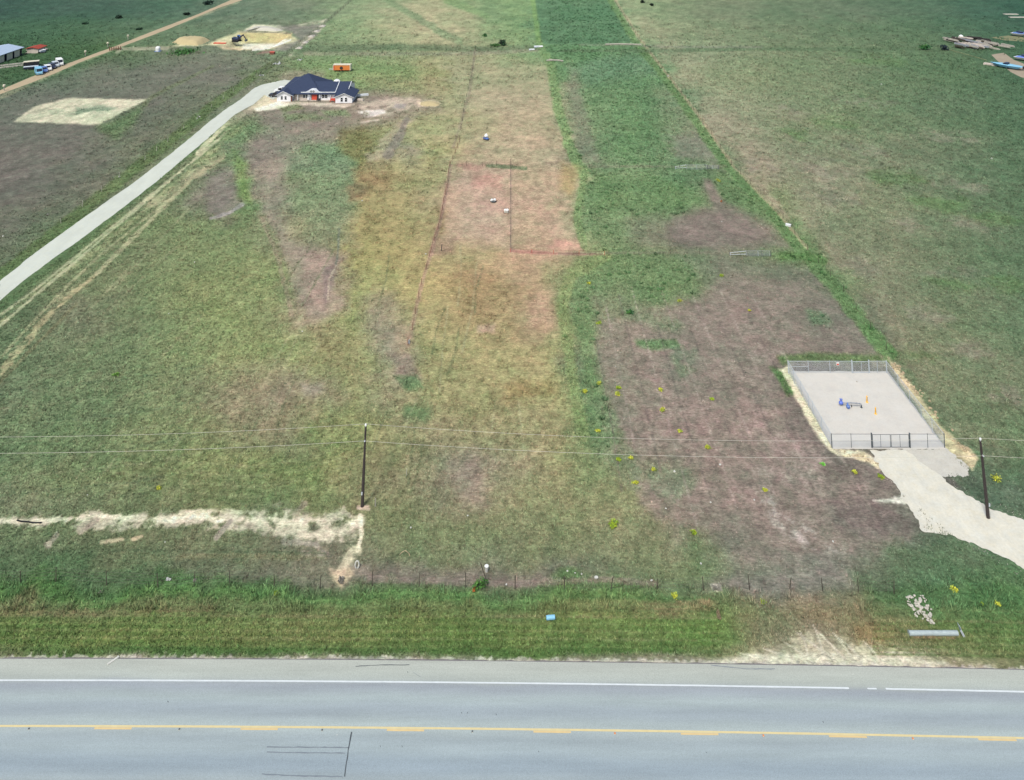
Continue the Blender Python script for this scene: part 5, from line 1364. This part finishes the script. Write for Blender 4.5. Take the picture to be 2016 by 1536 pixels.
shrub(360, 105, 14.0, 1.6, [(70, 116, 66), (84, 128, 70)], "long green hedge-like growth below the spoil mound", "bush", "bush", 400, 113, leaf=.4)

# ------------------------------------------------------------------ junk piles in the pasture
def tarp_pile(px, py, w, d, h, m_, under, label, seed):
    rr = random.Random(seed); t = empty("junk_pile", P(px, py), label, "junk pile")
    m = MB()
    for i in range(7): 
        m.rock((rr.uniform(-w, w) * .35, rr.uniform(-d, d) * .3, h * .25), rr.uniform(.35, .6) * min(w, d) * .6, seed * 10 + i, .7)
    m.build("debris", under, t)
    m = MB()
    for i in range(4): m.rock((rr.uniform(-w, w) * .22, rr.uniform(-.1, .35) * d, h * rr.uniform(.55, .8)), rr.uniform(.3, .42) * min(w, d), seed * 20 + i, .8)
    m.build("sheet", m_, t, smooth=True)
    m = MB()
    for i in range(5):
        a = Vector((rr.uniform(-w, w) * .6, rr.uniform(-d, d) * .4, .1)); m.tube(a, a + Vector((rr.uniform(-w, w) * .5, rr.uniform(-d, d) * .5, h * rr.random() * .6)), .05, .05, 5)
    m.build("sticks", M['rust'], t)
tarp_pile(957, 276, 1.6, 1.4, 2.0, M['white'], M['blue2'], "white and blue junk heap standing above the pink paddock", 1)
tarp_pile(971, 399, 1.5, .9, .9, M['white'], M['steel_dk'], "grey and white junk heap in the middle of the pink paddock", 2)
tarp_pile(997, 420, .9, 1.0, .8, M['white'], M['offw'], "white junk heap against the paddock's right fence", 3)
def cow_like_sheet(px, py, w, label, seed):
    t = empty("scrap_metal_sheet", P(px, py), label, "scrap metal")
    MB().obox((0, 0, .35), (w * .5, .2, 0), (-.1, w * .2, .12), (0, 0, .03)).build("sheet", M['white'], t)
    MB().obox((-w * .2, -.6, .25), (w * .3, 0, 0), (0, w * .1, .1), (0, 0, .15)).build("panel", M['galv'], t)
cow_like_sheet(1060, 93, 3.6, "pale metal sheets on the far cross fence left of the green strip", 1)
cow_like_sheet(1047, 99, 2.2, "small pale sheet just below the metal sheets at the cross fence", 2)
t = empty("fallen_trunk", P(1092, 121), "fallen grey tree trunk at the left edge of the green strip", "log")
MB().path([Vector((-3.2, 0, .3)), Vector((-1, .4, .4)), Vector((1.6, .2, .35)), Vector((3.2, -.6, .25))], .3, 8).build("trunk", M['timber'], t)
MB().path([Vector((-1, .4, .4)), Vector((-2, 1.4, .6))], .15, 6).build("branch", M['timber'], t)
t = empty("fallen_trunk", P(1220, 89), "long pale log lying at the near end of the far crop", "log")
MB().path([Vector((-6, 0, .3)), Vector((-1, .5, .35)), Vector((5, .2, .3)), Vector((9, -.2, .25))], .3, 8).build("trunk", M['timber'], t)

# ------------------------------------------------------------------ the house
def face(m, pts): m.add(pts, [tuple(range(len(pts)))])
def house():
    O = P(545, 200)
    t = empty("house", O, "single-storey white house with a dark blue-grey hipped and gabled roof", "house")
    ZE = 2.15
    # walls
    w = MB(); w.box(4.6, 19.2, 1.6, 9, -.1, ZE).box(1.0, 13.0, 9, 16.2, -.1, ZE)
    w.build("wall", M['siding2'], t)
    MB().prism([(.0, -.1), (4.7, -.1), (4.7, 1.95), (2.1, 3.15), (0, 1.95)], 'y', 0, 9.0).build("wall", M['siding'], t)
    MB().prism([(18.8, -.1), (24.0, -.1), (24.0, 1.9), (21.5, 2.95), (18.8, 1.9)], 'y', -1.7, 7.0).build("wall", M['siding'], t)
    MB().box(9.2, 18.8, 1.5, 1.597, -.1, ZE - .05).build("wall", M['siding'], t)
    # roofs (solid slabs)
    def slab(pts, th=.16, name="roof", m_=M['roof']):
        m = MB(); up = [Vector(p) for p in pts]; dn = [p - Vector((0, 0, th)) for p in up]; n = len(up)
        m.add(up + dn, [tuple(range(n)), tuple(range(2 * n - 1, n - 1, -1))] + [(i, n + i, n + (i + 1) % n, (i + 1) % n) for i in range(n)])
        return m
    # main hipped mass
    pk = Vector((6.9, 11.5, 6.1)); x0, x1, y0, y1, z0 = -.45, 13.6, .9, 17.0, ZE + .02
    r = MB()
    for q in ([(x0, y0, z0), (x1, y0, z0), tuple(pk)], [(x1, y0, z0), (x1, y1, z0), tuple(pk)], [(x1, y1, z0), (x0, y1, z0), tuple(pk)], [(x0, y1, z0), (x0, y0, z0), tuple(pk)], [(x0, y0, z0), (x0, y1, z0), (x1, y1, z0), (x1, y0, z0)]): face(r, q)
    roof = r.build("roof", M['roof'], t)
    # rear-left hip over the garage
    r = MB(); a = (-.5, 8.5, z0 + .02); b = (6, 8.5, z0 + .02); c = (6, 17.3, z0 + .02); d = (-.5, 17.3, z0 + .02); e = (2.4, 12.2, 4.75); f = (5.2, 12.2, 4.78)
    for q in ([a, b, f, e], [b, c, f], [c, d, e, f], [d, a, e], [a, d, c, b]): face(r, q)
    r.build("roof", M['roof'], t)
    # long gable to the right: ridge at y=8
    xr0, xr1 = 5.5, 21.9
    prof = [(.85, ZE + .0), (8.0, 4.3), (14.2, ZE + .4), (14.2, ZE + .2), (8.0, 4.08), (.85, ZE - .2)]
    MB().prism(prof, 'x', xr0, xr1).build("roof", M['roof'], t)
    MB().prism([(.95, ZE - .25), (8.0, 4.06), (14.0, ZE + .1), (14.0, -.1), (7.0, -.1), (7.0, ZE - .25)], 'x', 20.9, 21.6).build("wall", M['siding'], t)
    MB().box(13.0, 20.9, 9, 14, -.1, 2.3).build("wall", M['siding'], t)
    # gabled wings
    def gable(x0_, x1_, xa, za, ze, yf, yb, th=.17):
        s = MB().prism([(x0_, ze), (xa, za), (x1_, ze), (x1_, ze - th), (xa, za - th), (x0_, ze - th)], 'y', yf, yb)
        return s.build("roof", M['roof'], t)
    gable(-.5, 5.3, 2.1, 3.42, 1.95, -.5, 6.5)
    gable(18.3, 24.7, 21.5, 3.22, 1.88, -2.1, 6.6)
    # raised white roof trims
    MB().obox((18.0, 4.85, 3.42), (.09, 0, 0), (.0, 3.35, 1.0), (0, 0, .11)).build("trim", M['trim'], t)
    MB().obox((12.6, 1.45, 2.50), (5.4, 0, 0), (0, .08, .02), (0, 0, .10)).build("trim", M['trim'], t)
    MB().obox((21.85, 5.6, 3.62), (.09, 0, 0), (.0, 2.3, .68), (0, 0, .12)).build("trim", M['trim'], t)
    MB().obox((2.0, 8.45, 2.35), (2.6, 0, 0), (0, .08, 0), (0, 0, .1)).build("trim", M['trim'], t)
    MB().prism([(-.54, 1.86), (2.1, 3.38), (5.34, 1.86), (5.34, 1.74), (2.1, 3.22), (-.54, 1.74)], 'y', -.56, -.5).build("trim", M['trim'], t)
    MB().prism([(18.26, 1.8), (21.5, 3.16), (24.74, 1.8), (24.74, 1.68), (21.5, 3.0), (18.26, 1.68)], 'y', -2.16, -2.1).build("trim", M['trim'], t)
    # eyebrow dormer
    xs = np.linspace(-3.0, 3.0, 25); pts = [(10.8 + x, 2.40 + .85 * math.exp(-(abs(x) / 1.75) ** 2.4)) for x in xs]
    dm = MB().prism([(7.8, 2.36)] + pts + [(13.8, 2.36)], 'y', 1.30, 3.6).build("dormer", M['trim'], t)
    for cx in (10.45, 11.2):
        MB().lathe((cx, 1.27, 2.82), [(.30, -.02), (.30, .02)], 16, 'y').build("oval_louvre", M['dark'], dm)
        MB().lathe((cx, 1.24, 2.82), [(.12, -.02), (.12, .02)], 12, 'y').build("louvre_centre", M['trim'], dm)
    # windows and doors
    def win(x, y, z, w_, h_, two=True):
        f = MB(); f.box(x - w_ / 2 - .08, x + w_ / 2 + .08, y - .06, y, z - .08, z + h_ + .08)
        fo = f.build("window", M['trim'], t)
        MB().box(x - w_ / 2, x + w_ / 2, y - .09, y - .062, z, z + h_).build("pane", M['glass'], fo)
        MB().box(x - w_ / 2, x + w_ / 2, y - .105, y - .092, z + h_ / 2 - .03, z + h_ / 2 + .03).build("glazing_bar", M['trim'], fo)
    win(1.55, 0, .65, .55, 1.0); win(2.75, 0, .65, .55, 1.0)
    for x in (8.15, 9.0): win(x, 1.5 if x > 9.2 else 1.6, .75, .6, .95)
    for x in (14.2, 15.15): win(x, 1.5, .75, .72, .95)
    win(20.75, -1.7, .5, .6, 1.15); win(22.1, -1.7, .5, .6, 1.15)
    d = MB().box(10.6, 12.3, 1.38, 1.498, -.05, 1.9).build("door", M['red'], t)
    MB().box(10.45, 10.6, 1.36, 1.498, -.05, 1.98).box(12.3, 12.75, 1.36, 1.498, -.05, 1.98).build("door_surround", M['dark'], t)
    MB().tube((12.05, 1.36, .9), (12.05, 1.30, .9), .05, .05, 6).build("handle", M['steel_dk'], d)
    for x in (6.3, 9.9, 13.2, 16.6, 18.5): MB().box(x - .11, x + .11, .98, 1.2, 0, ZE - .1).build("porch_column", M['trim'], t)
    MB().box(4.75, 18.75, .8, 1.49, -.1, .12).build("porch_slab", M['siding2'], t)
    MB().box(4.35, 4.75, -.03, .3, -.1, 1.75).build("downpipe", M['rust'], t)
    return O
HO = house()
def at_h(u, v, z=0): return HO + Vector((u, v, z))
# satellite dish / white tank behind the ridge
t = empty("water_tank", at_h(15.6, 14.6), "round white water tank behind the right half of the roof", "tank")
MB().lathe((0, 0, 0), [(1.15, -.1), (1.2, 1.6), (1.15, 2.6), (.8, 3.1), (.3, 3.3)], 20).build("tank_shell", M['white'], t, smooth=True)
MB().lathe((0, -.1, 3.3), [(.25, 0), (.25, .12)], 12).build("lid", M['galv'], t)
# red bench/play things on the porch
def scaffold(u, v, label, m_):
    t = empty("porch_swing", at_h(u, v), label, "swing seat")
    MB().tube((-.9, 0, 0), (-.6, .2, 1.4), .05).tube((.9, 0, 0), (.6, .2, 1.4), .05).tube((-.6, .2, 1.4), (.6, .2, 1.4), .05).build("frame", m_, t)
    MB().box(-.7, .7, -.25, .3, .42, .52).build("seat", m_, t)
    MB().box(-.7, .7, .25, .33, .52, 1.0).build("backrest", m_, t)
    for x in (-.7, .62): MB().box(x, x + .08, -.25, .25, 0, .42).build("leg", m_, t)
scaffold(17.6, -.2, "red swing seat in front of the white house beside its right wing", M['red'])
t = empty("garden_bench", at_h(13.0, .3), "small dark bench in front of the house near the red door", "bench")
MB().box(-.6, .6, -.2, .2, .4, .48).build("seat", M['dark'], t); MB().box(-.6, .6, .18, .25, .48, .85).build("backrest", M['dark'], t)
for x in (-.55, .47): MB().box(x, x + .08, -.18, .18, 0, .4).build("leg", M['dark'], t)

# ------------------------------------------------------------------ vehicles
def vehicle(loc, rz, L, W, H, body, label, kind="pickup", cat=None, name=None, group=None, cabm=None):
    t = empty(name or {"pickup": "pickup_truck", "suv": "parked_car", "van": "parked_van"}[kind], loc, label, cat or {"pickup": "pickup truck", "suv": "car", "van": "van"}[kind], group, rz)
    x = L / 2; w = W / 2
    if kind == "pickup":
        pr = [(-x, .45), (-x, 1.05), (-.05 * L, 1.05), (-.02 * L, H), (.2 * L, H), (.29 * L, 1.1), (x * .96, 1.0), (x, .75), (x, .45)]
    elif kind == "suv":
        pr = [(-x, .4), (-x, 1.0), (-.86 * x, H * .97), (.1 * L, H), (.24 * L, 1.05), (x * .95, .95), (x, .7), (x, .4)]
    else:
        pr = [(-x, .4), (-x, H), (.28 * L, H), (.40 * L, 1.15), (x, 1.0), (x, .4)]
    MB().prism(pr, 'y', -w, w).build("body", body, t)
    if kind == "pickup": MB().box(-x + .15, -.07 * L, -w + .12, w - .12, 1.02, 1.06).build("cargo_bed", M['black'], t)
    for s in (-1, 1):
        c0 = {"pickup": -.01, "suv": -.4, "van": .1}[kind] * L
        MB().box(c0, .19 * L if kind != "van" else .3 * L, s * w - .012 if s < 0 else w - .008, s * w + .008 if s < 0 else w + .012, 1.08, H - .12).build("side_window", M['glass'], t)
    a, b = {"pickup": (.205, .285), "suv": (.105, .235), "van": (.285, .395)}[kind]
    zt, zb = (H, 1.1) if kind == "pickup" else ((H, 1.05) if kind == "suv" else (H, 1.15))
    dx = (b - a) * L; dz = zb - zt; n = Vector((-dz, 0, dx)).normalized()
    ctr = Vector(((a + b) / 2 * L, 0, (zt + zb) / 2)) + n * .015
    MB().obox(ctr, Vector((dx, 0, dz)) * .42, (0, w * .85, 0), n * .012).build("windscreen", M['glass'], t)
    for sx in (-.31, .31):
        for s in (-1, 1):
            wh = MB().lathe((sx * L, s * (w - .06), .36), [(.30, -.13), (.36, -.1), (.36, .1), (.30, .13)], 16, 'y').build("wheel", M['black'], t)
            MB().lathe((sx * L, s * (w + .06), .36), [(.2, -.02), (.16, .02)], 10, 'y').build("rim", M['galv'], wh)
    for s in (-1, 1): MB().box(x - .03, x + .015, s * w * .75 - .15, s * w * .75 + .15, .68, .85).build("headlight", M['cream'], t)
    return t
vehicle(at_h(-1.6, 5.5), math.radians(178), 4.9, 1.9, 1.6, M['dark'], "dark car parked at the left side of the house on the drive", "suv")
vehicle(at_h(-1.2, 10.2), math.radians(172), 5.4, 2.0, 1.9, M['white'], "white pickup truck parked behind the dark car at the house", "pickup")
vehicle(at_h(11.4, 19.5), math.radians(-6), 5.6, 2.0, 1.75, M['dark'], "dark pickup truck parked behind the roof peak of the house", "pickup")
# flatbed with timber behind the house
t = empty("flatbed_trailer", at_h(7.0, 21.5), "small flatbed trailer with brown boards behind the house", "trailer", rz=-.1)
MB().box(-1.8, 1.8, -.9, .9, .55, .7).build("deck", M['timber2'], t); MB().box(-1.5, 1.5, -.7, .7, .703, .95).build("boards", M['rust'], t)
for s in (-1, 1): MB().lathe((.3, s * .95, .35), [(.3, -.1), (.35, 0), (.3, .1)], 12, 'y').build("wheel", M['black'], t)
MB().tube((-1.8, 0, .6), (-3, 0, .5), .06).build("drawbar", M['steel_dk'], t)
# orange trailer
t = empty("orange_trailer", P(674, 140), "orange box trailer with cream edges parked on grass behind the house", "trailer")
L = 34 / S(140) / 2
MB().box(-L, L, -1.1, 1.1, .55, 2.35).build("box_body", M['orange'], t)
MB().box(-L - .05, L + .05, -1.16, 1.16, 2.352, 2.5).box(L - .22, L + .06, -1.18, 1.14, .5, 2.35).box(-L - .06, -L + .12, -1.18, 1.14, .5, 2.35).build("edge_trim", M['cream'], t)
MB().box(-L + .2, -L + .55, -1.13, -1.102, .6, 2.3).build("door", M['red'], t)
MB().lathe((-.1, -1.13, 1.35), [(.6, -.03), (.6, .02)], 16, 'y').build("side_disc", M['timber2'], t)
for x in (-.8, .2): MB().lathe((x, -1.0, .35), [(.3, -.1), (.36, 0), (.3, .1)], 14, 'y').build("wheel", M['black'], t)
MB().tube((-L, 0, .7), (-L - 1.7, 0, .7), .12).build("drawbar", M['galv'], t)
lone_post(671, 128, 2.2, .14, M['offw'], "pale post standing right behind the orange trailer")
# debris right of the house
t = empty("lumber_stack", at_h(25.6, 6.4), "white boards stacked just beyond the right end of the house", "lumber stack", rz=.35)
MB().box(-2.0, 2.0, -.4, .4, 0, .4).box(-1.6, 1.9, -.3, .35, .403, .6).build("boards", M['trim'], t)
t = empty("lumber_stack", at_h(26.0, 1.2), "small tan lumber stack beside the house's right wall", "lumber stack", rz=-.2)
MB().box(-1.0, 1.0, -.4, .4, 0, .4).box(-.8, .9, -.3, .3, .403, .55).build("boards", M['siding2'], t)

# ------------------------------------------------------------------ pit, mound and excavator
def mound(name, pts, h, m_, label, flat=.5, seed=1):
    w = [P(a, b) for a, b in pts]; c = sum(w, Vector()) / len(w)
    bm = bmesh.new(); rings = 7; N = 48; rows = []
    P2 = []
    n = len(w)
    for k in range(N):
        f = k / N * n; i = int(f); g = f - i; P2.append(w[i % n].lerp(w[(i + 1) % n], g) - c)
    for r in range(rings):
        s = 1 - r / rings
        z = h * (1 - max(0, (s - flat) / (1 - flat)) ** 1.2) if s > flat else h
        row = []
        for k, p in enumerate(P2):
            nz = float(fbm(np.array([p.x * s * .7 + 9]), np.array([p.y * s * .7]), seed, 3)[0] - .5)
            row.append(bm.verts.new((p.x * s * (1 + nz * .1), p.y * s, (z + nz * h * .35) if r else -.1)))
        rows.append(row)
    cv = bm.verts.new((0, 0, h))
    for r in range(rings - 1):
        for k in range(N): bm.faces.new((rows[r][k], rows[r][(k + 1) % N], rows[r + 1][(k + 1) % N], rows[r + 1][k]))
    for k in range(N): bm.faces.new((rows[-1][k], rows[-1][(k + 1) % N], cv))
    bmesh.ops.recalc_face_normals(bm, faces=bm.faces)
    me = bpy.data.meshes.new(name); bm.to_mesh(me); bm.free(); me.materials.append(m_)
    for p in me.polygons: p.use_smooth = True
    o = bpy.data.objects.new(name, me); COL.objects.link(o); o.location = c; tag(o, label, "mound"); return o
mound("spoil_mound", [(338, 84), (352, 88), (388, 90), (402, 86), (414, 80), (404, 78), (372, 77), (350, 79)], 1.9, M['soil'], "flat-topped sandy spoil mound left of the dug-out pit", .6, 1)
mound("spoil_mound", [(480, 62), (500, 60), (548, 62), (560, 60), (540, 55), (500, 53)], 1.2, M['offw'], "long pale spoil heap behind the dug-out pit", .4, 2)
mound("spoil_mound", [(826, 207), (840, 210), (866, 208), (868, 203), (846, 200), (828, 202)], .7, M['soil'], "small sandy heap at the end of the scraped dirt right of the house", .4, 3)
for i, (a, b) in enumerate([(588, 95), (600, 84), (612, 72), (622, 62), (634, 52)]):
    mound("spoil_heap", [(a - 8, b + 1.6), (a + 5, b + 1.8), (a + 9, b - 2.5), (a - 2, b - 2)], .5, M['timber'], "pale dumped heap right of the pit, " + ["nearest", "second nearest", "middle", "second farthest", "farthest"][i] + " of the five", .3, 10 + i)
def excavator():
    t = empty("excavator", P(466, 82), "dark blue excavator working at the left edge of the dug-out pit", "excavator", rz=-.3)
    for s in (-1, 1):
        MB().prism([(-1.6, .15), (-1.3, 0), (1.3, 0), (1.6, .15), (1.7, .45), (1.3, .75), (-1.3, .75), (-1.7, .45)], 'y', s * 1.05 - .25, s * 1.05 + .25).build("track", M['black'], t)
    MB().prism([(-1.7, .8), (1.2, .8), (1.2, 1.4), (-.2, 1.5), (-1.7, 1.8)], 'y', -1.1, 1.1).build("body", M['navy'], t)
    cb = MB().prism([(.1, 1.5), (1.25, 1.42), (1.2, 2.2), (.9, 2.75), (.1, 2.75)], 'y', .15, 1.1).build("cab", M['blue2'], t)
    MB().box(.25, 1.0, .1, .145, 1.7, 2.55).build("window", M['glass'], cb)
    MB().obox((2.3, -.2, 2.3), (1.3, 0, .9), (0, .16, 0), (-.12, 0, .22)).build("boom", M['navy'], t)
    MB().obox((4.1, -.2, 2.2), (.8, 0, -.95), (0, .13, 0), (.1, 0, .12)).build("arm", M['navy'], t)
    MB().prism([(4.5, 1.3), (5.2, 1.4), (5.3, .6), (4.7, .3), (4.3, .7)], 'y', -.65, .25).build("bucket", M['steel_dk'], t)
excavator()
t = empty("red_pipe_stack", P(433, 86), "red pipes lying on the sand left of the excavator", "pipes", rz=-.05)
for i in range(4): MB().tube((-2.6, i * .35 - .5, .2), (2.6, i * .35 - .5, .2), .16, .16, 8).build("pipe", M['red'], t)
t = empty("white_tank", P(311, 101), "white tank standing at the left end of the pale pit track", "tank")
MB().lathe((0, 0, 0), [(.9, 0), (.95, 1.4), (.7, 1.8), (.2, 1.95)], 16).build("tank_shell", M['white'], t); MB().box(-1.1, 1.1, -1.1, 1.1, -.05, .1).build("plinth", M['blue2'], t)
t = empty("red_container", P(536, 107), "low dull red box at the near edge of the pit soil", "container")
MB().box(-.9, .9, -.6, .6, 0, .9).build("box_body", M['rust'], t); MB().box(-.95, .95, -.65, .65, .903, 1.0).build("lid", M['red'], t)

# ------------------------------------------------------------------ far-left building, its yard and parked row
def shed():
    t = empty("farm_shed", (-196, 290, 0), "long open-fronted farm shed with a pale blue-white metal roof", "shed")
    MB().prism([(.4, 3.0), (-6, 4.3), (-13.5, 3.0), (-13.5, 2.85), (-6, 4.13), (.4, 2.85)], 'y', -26, 28).build("roof", mat("pale_metal_roof", (196, 214, 238), .5, .1, var=.04, scale=.5), t)
    MB().box(-13, -.3, 27.2, 27.4, 0, 2.8).build("wall", M['cream'], t); MB().box(-13.2, -13, -25, 27.4, 0, 2.8).build("wall", M['cream'], t)
    for i, y in enumerate((8.0, 13.0, 18.0, 22.5)):
        MB().box(-.35, -.15, y, y + 3.4, 0, 2.6).build("wall_panel", M['cream'], t)
    for i in range(12): MB().box(-.3, 0, -25 + i * 4.7, -24.7 + i * 4.7, 0, 2.9).build("post", M['navy'], t)
    MB().box(-12, -3, -25, 26, .02, .3).build("floor_slab", M['timber2'], t)
shed()
t = empty("red_roofed_shed", (-196.2 + 2.4, 322.5, 0), "small shed with a rust-red roof at the end of the long farm shed", "shed")
MB().box(-2.2, 2.2, -2.2, 2.6, 0, 1.9).build("wall", M['siding2'], t)
MB().prism([(-2.8, 1.95), (0, 2.5), (2.8, 1.95), (2.8, 1.85), (0, 2.35), (-2.8, 1.85)], 'y', -2.7, 3.3).build("roof", mat("rust_red_roof", (176, 74, 54), .8, var=.12, scale=.8), t)
def box_trailer(px, py, L, W, H, top, side, label, rz):
    t = empty("utility_trailer", P(px, py), label, "trailer", rz=rz)
    MB().box(-L / 2, L / 2, -W / 2, W / 2, .5, H).build("box_body", side, t); MB().box(-L / 2 - .05, L / 2 + .05, -W / 2 - .05, W / 2 + .05, H + .003, H + .12).build("roof", top, t)
    for x in (-.5, .5):
        for s in (-1, 1): MB().lathe((x, s * (W / 2 + .02), .35), [(.3, -.1), (.35, 0), (.3, .1)], 12, 'y').build("wheel", M['black'], t)
    MB().tube((L / 2, 0, .5), (L / 2 + 1.2, 0, .5), .07).build("drawbar", M['steel_dk'], t)
box_trailer(62, 131, 5.0, 2.2, 1.9, M['cream'], M['dark'], "dark trailer with a cream top left of the parked row", .5)
box_trailer(61, 137, 4.6, 1.6, 1.1, M['galv'], M['navy'], "low navy trailer just below the cream-topped trailer", .45)
box_trailer(82, 104, 2.2, 2.2, 1.1, M['white'], M['galv'], "small white-topped trailer right of the red-roofed shed", -.5)
for i, (px, py, L_, lab) in enumerate([(74, 98, 8, "pale beams lying beside the red-roofed shed"), (70, 104, 7, "grey beams on the grass below the red-roofed shed"), (20, 128, 12, "long grey beams lying in front of the farm shed"), (12, 133, 12, "nearer long grey beams in front of the farm shed")]):
    t = empty("beam_stack", P(px, py), lab, "beams", rz=.25 if i < 2 else .62)
    for k in range(3): MB().box(-L_ / 2 + k * .4, L_ / 2 - k * .3, k * .55 - .8, k * .55 - .45, 0, .3).build("beam", M['timber'], t)
row = [(76, 146, 'lblue', 'van', "light blue van at the near end of the row parked by the gravel road"), (86, 141.5, 'blue2', 'suv', "mid-blue car second in the row by the gravel road"), (94, 138, 'white', 'suv', "white car third in the row by the gravel road"),
       (102, 134.5, 'navy', 'suv', "navy car fourth in the row by the gravel road"), (109, 131, 'galv', 'suv', "silver car fifth in the row by the gravel road"), (117, 128, 'white', 'van', "white van at the far end of the row by the gravel road")]
for px, py, c, k, lab in row:
    vehicle(P(px, py), math.radians(-52), 5.2, 1.95, 2.3 if k == 'van' else 1.75, M[c], lab, k, group="vehicles parked in a row by the gravel road")
for i, (px, py, lab) in enumerate([(8, 179, "pale marker post at the left edge by the gravel road"), (168, 110, "brownish marker post by the gravel road beyond the parked row"), (212, 93, "pale marker post in the middle stretch of the gravel road"), (252, 78, "pale marker post farther along the gravel road")]):
    t = empty("roadside_marker", P(px, py), lab, "marker post", "marker posts along the far gravel road")
    MB().tube((0, 0, -.1), (0, 0, 1.3), .16, .14, 8).build("post", M['timber'], t); MB().lathe((0, 0, 1.3), [(.3, 0), (.42, .25), (.42, .6), (.25, .8)], 10).build("head", M['cream'], t)
# stacked brush / rails on the right side of the gravel road
t = empty("scrap_fence_panels", P(228, 99), "rusty scrap panels stacked beside the gravel road junction", "scrap panels", rz=.3)
for i in range(6): MB().box(-2.4 + i * .8, -2.2 + i * .8, -.4, .4, 0, 1.5).box(-2.2 + i * .8, -1.6 + i * .8, -.05, .05, .5, .7).build("panel", M['rust'], t)

# ------------------------------------------------------------------ far-right timber pile, boats
rr = random.Random(31)
spots = []
pilep = [(1862, 82), (1884, 78), (1915, 76), (1950, 84), (1990, 94), (1986, 98), (1960, 100), (1935, 99), (1905, 100), (1888, 97), (1876, 90)]
while len(spots) < 64:
    a = (rr.uniform(1862, 1990), rr.uniform(75, 101))
    if poly_sd(pilep, np.array([a[0]]), np.array([a[1]]))[0] < -.5: spots.append(a)
for i, (px, py) in enumerate(spots):
    L_ = rr.uniform(2.5, 7); q = rr.random()
    m_ = M['timber'] if q < .34 else (M['pipe'] if q < .52 else (M['siding2'] if q < .66 else (M['timber2'] if q < .86 else M['tpost'])))
    o = MB().box(-L_ / 2, L_ / 2, -.3, .3, 0, .5).box(-L_ / 2 + .2, L_ / 2 - .4, -.2, .2, .503, .62).build("timber_beam", m_)
    o.location = P(px, py) + Vector((0, 0, rr.choice([0, .3, .8, 1.3]))); o.rotation_euler = (0, rr.uniform(-.08, .08), rr.uniform(-1.3, -.95)); tag(o, "weathered beam in the sprawling timber pile at the far right", "timber beam", "beams in the far right timber pile")
o = MB().box(-5, 5, -.4, .4, 0, .8).box(-4, 4.5, -.3, .3, .803, 1.1).build("dark_beam_stack", M['timber2']); o.location = P(1925, 79); o.rotation_euler = (0, 0, -.75); tag(o, "dark beam stack along the back of the timber pile", "beam stack")
t = empty("white_tank", P(1892, 77), "small round white tank at the back left of the timber pile", "tank")
MB().lathe((0, 0, 0), [(.9, 0), (1.0, .8), (.8, 1.5), (.3, 1.8)], 14).build("tank_shell", M['white'], t, smooth=True); MB().lathe((0, 0, 1.8), [(.3, 0), (.3, .1)], 10).build("lid", M['galv'], t)
def boat(px, py, L_, W_, hull, deck, label, rz):
    t = empty("boat", P(px, py), label, "boat", "boats parked on the grass at the far right", rz)
    def prof(z, s): return [(-L_ / 2 * s, -W_ * .38 * s, z), (-L_ * .1 * s, -W_ * .5 * s, z), (L_ * .22 * s, -W_ * .42 * s, z), (L_ * .5 * s, 0, z), (L_ * .22 * s, W_ * .42 * s, z), (-L_ * .1 * s, W_ * .5 * s, z), (-L_ / 2 * s, W_ * .38 * s, z)]
    def loft(a, b, name, m_, cap=True, par=t):
        n = len(a); m = MB().add(a + b, [(i, (i + 1) % n, n + (i + 1) % n, n + i) for i in range(n)] + [tuple(range(n - 1, -1, -1)), tuple(range(n, 2 * n))]); return m.build(name, m_, par)
    loft(prof(.5, .72), prof(1.35, 1.0), "hull", hull)
    loft(prof(1.353, .88), prof(1.5, .74), "deck", deck)
    MB().prism([(-.8, 1.5), (.9, 1.5), (.45, 2.05), (-.7, 2.1)], 'y', -W_ * .28, W_ * .28).build("windscreen", M['navy'], t)
    MB().box(-L_ / 2 - .4, -L_ / 2 + .05, -.25, .25, .6, 1.6).build("outboard_motor", M['dark'], t)
    MB().box(-L_ * .35, L_ * .35, -.6, -.45, .4, .52).box(-L_ * .35, L_ * .35, .45, .6, .4, .52).build("cradle", M['steel_dk'], t)
    for s in (-1, 1): MB().lathe((-L_ * .1, s * W_ * .4, .35), [(.3, -.1), (.35, 0), (.3, .1)], 12, 'y').build("wheel", M['black'], t)
boat(1981, 134, 11.0, 3.9, M['lblue'], M['lblue'], "light blue boat nearest the dirt track at the far right", 2.27)
boat(2008, 71, 8.5, 5.0, M['white'], M['blue2'], "white and blue boat farthest back at the right edge", math.pi)
boat(2018, 119, 8.5, 4.6, M['white'], M['blue'], "white and blue boat cut by the right frame edge", math.pi - .1)
t = empty("pale_board_stack", P(1950, 128), "pinkish boards stacked at the left tip of the light blue boat", "boards", rz=-.7)
for k in range(3): MB().box(-2.2, 2.2, k * .9 - 1.2, k * .9 - .7, 0, .5).build("board", M['siding2'], t)
o = MB().tube((-8, 0, .1), (8, 0, .1), .15, .15, 6).build("long_pipe", mat("pale_green_pipe", (150, 158, 120), .8)); a, b = P(1864, 97), P(1942, 119); o.location = (a + b) / 2; d = b - a; o.rotation_euler = (0, 0, math.atan2(d.y, d.x)); o.scale = (d.length / 16, 1, 1); tag(o, "long pale pipe running from the timber pile to the light blue boat", "pipe")
for i, (px, py, w_) in enumerate([(1990, 29, 7), (2003, 35, 8)]):
    t = empty("pale_roof_sheet", P(px, py), ["farther", "nearer"][i] + " of two pale sheets in the far top right field", "sheet")
    MB().box(-w_ / 2, w_ / 2, -1, 1, .1, .35).build("sheet", M['offw'], t); MB().box(-w_ / 2 + .3, w_ / 2 - .3, -.7, .7, -.05, .098).build("support", M['timber'], t)
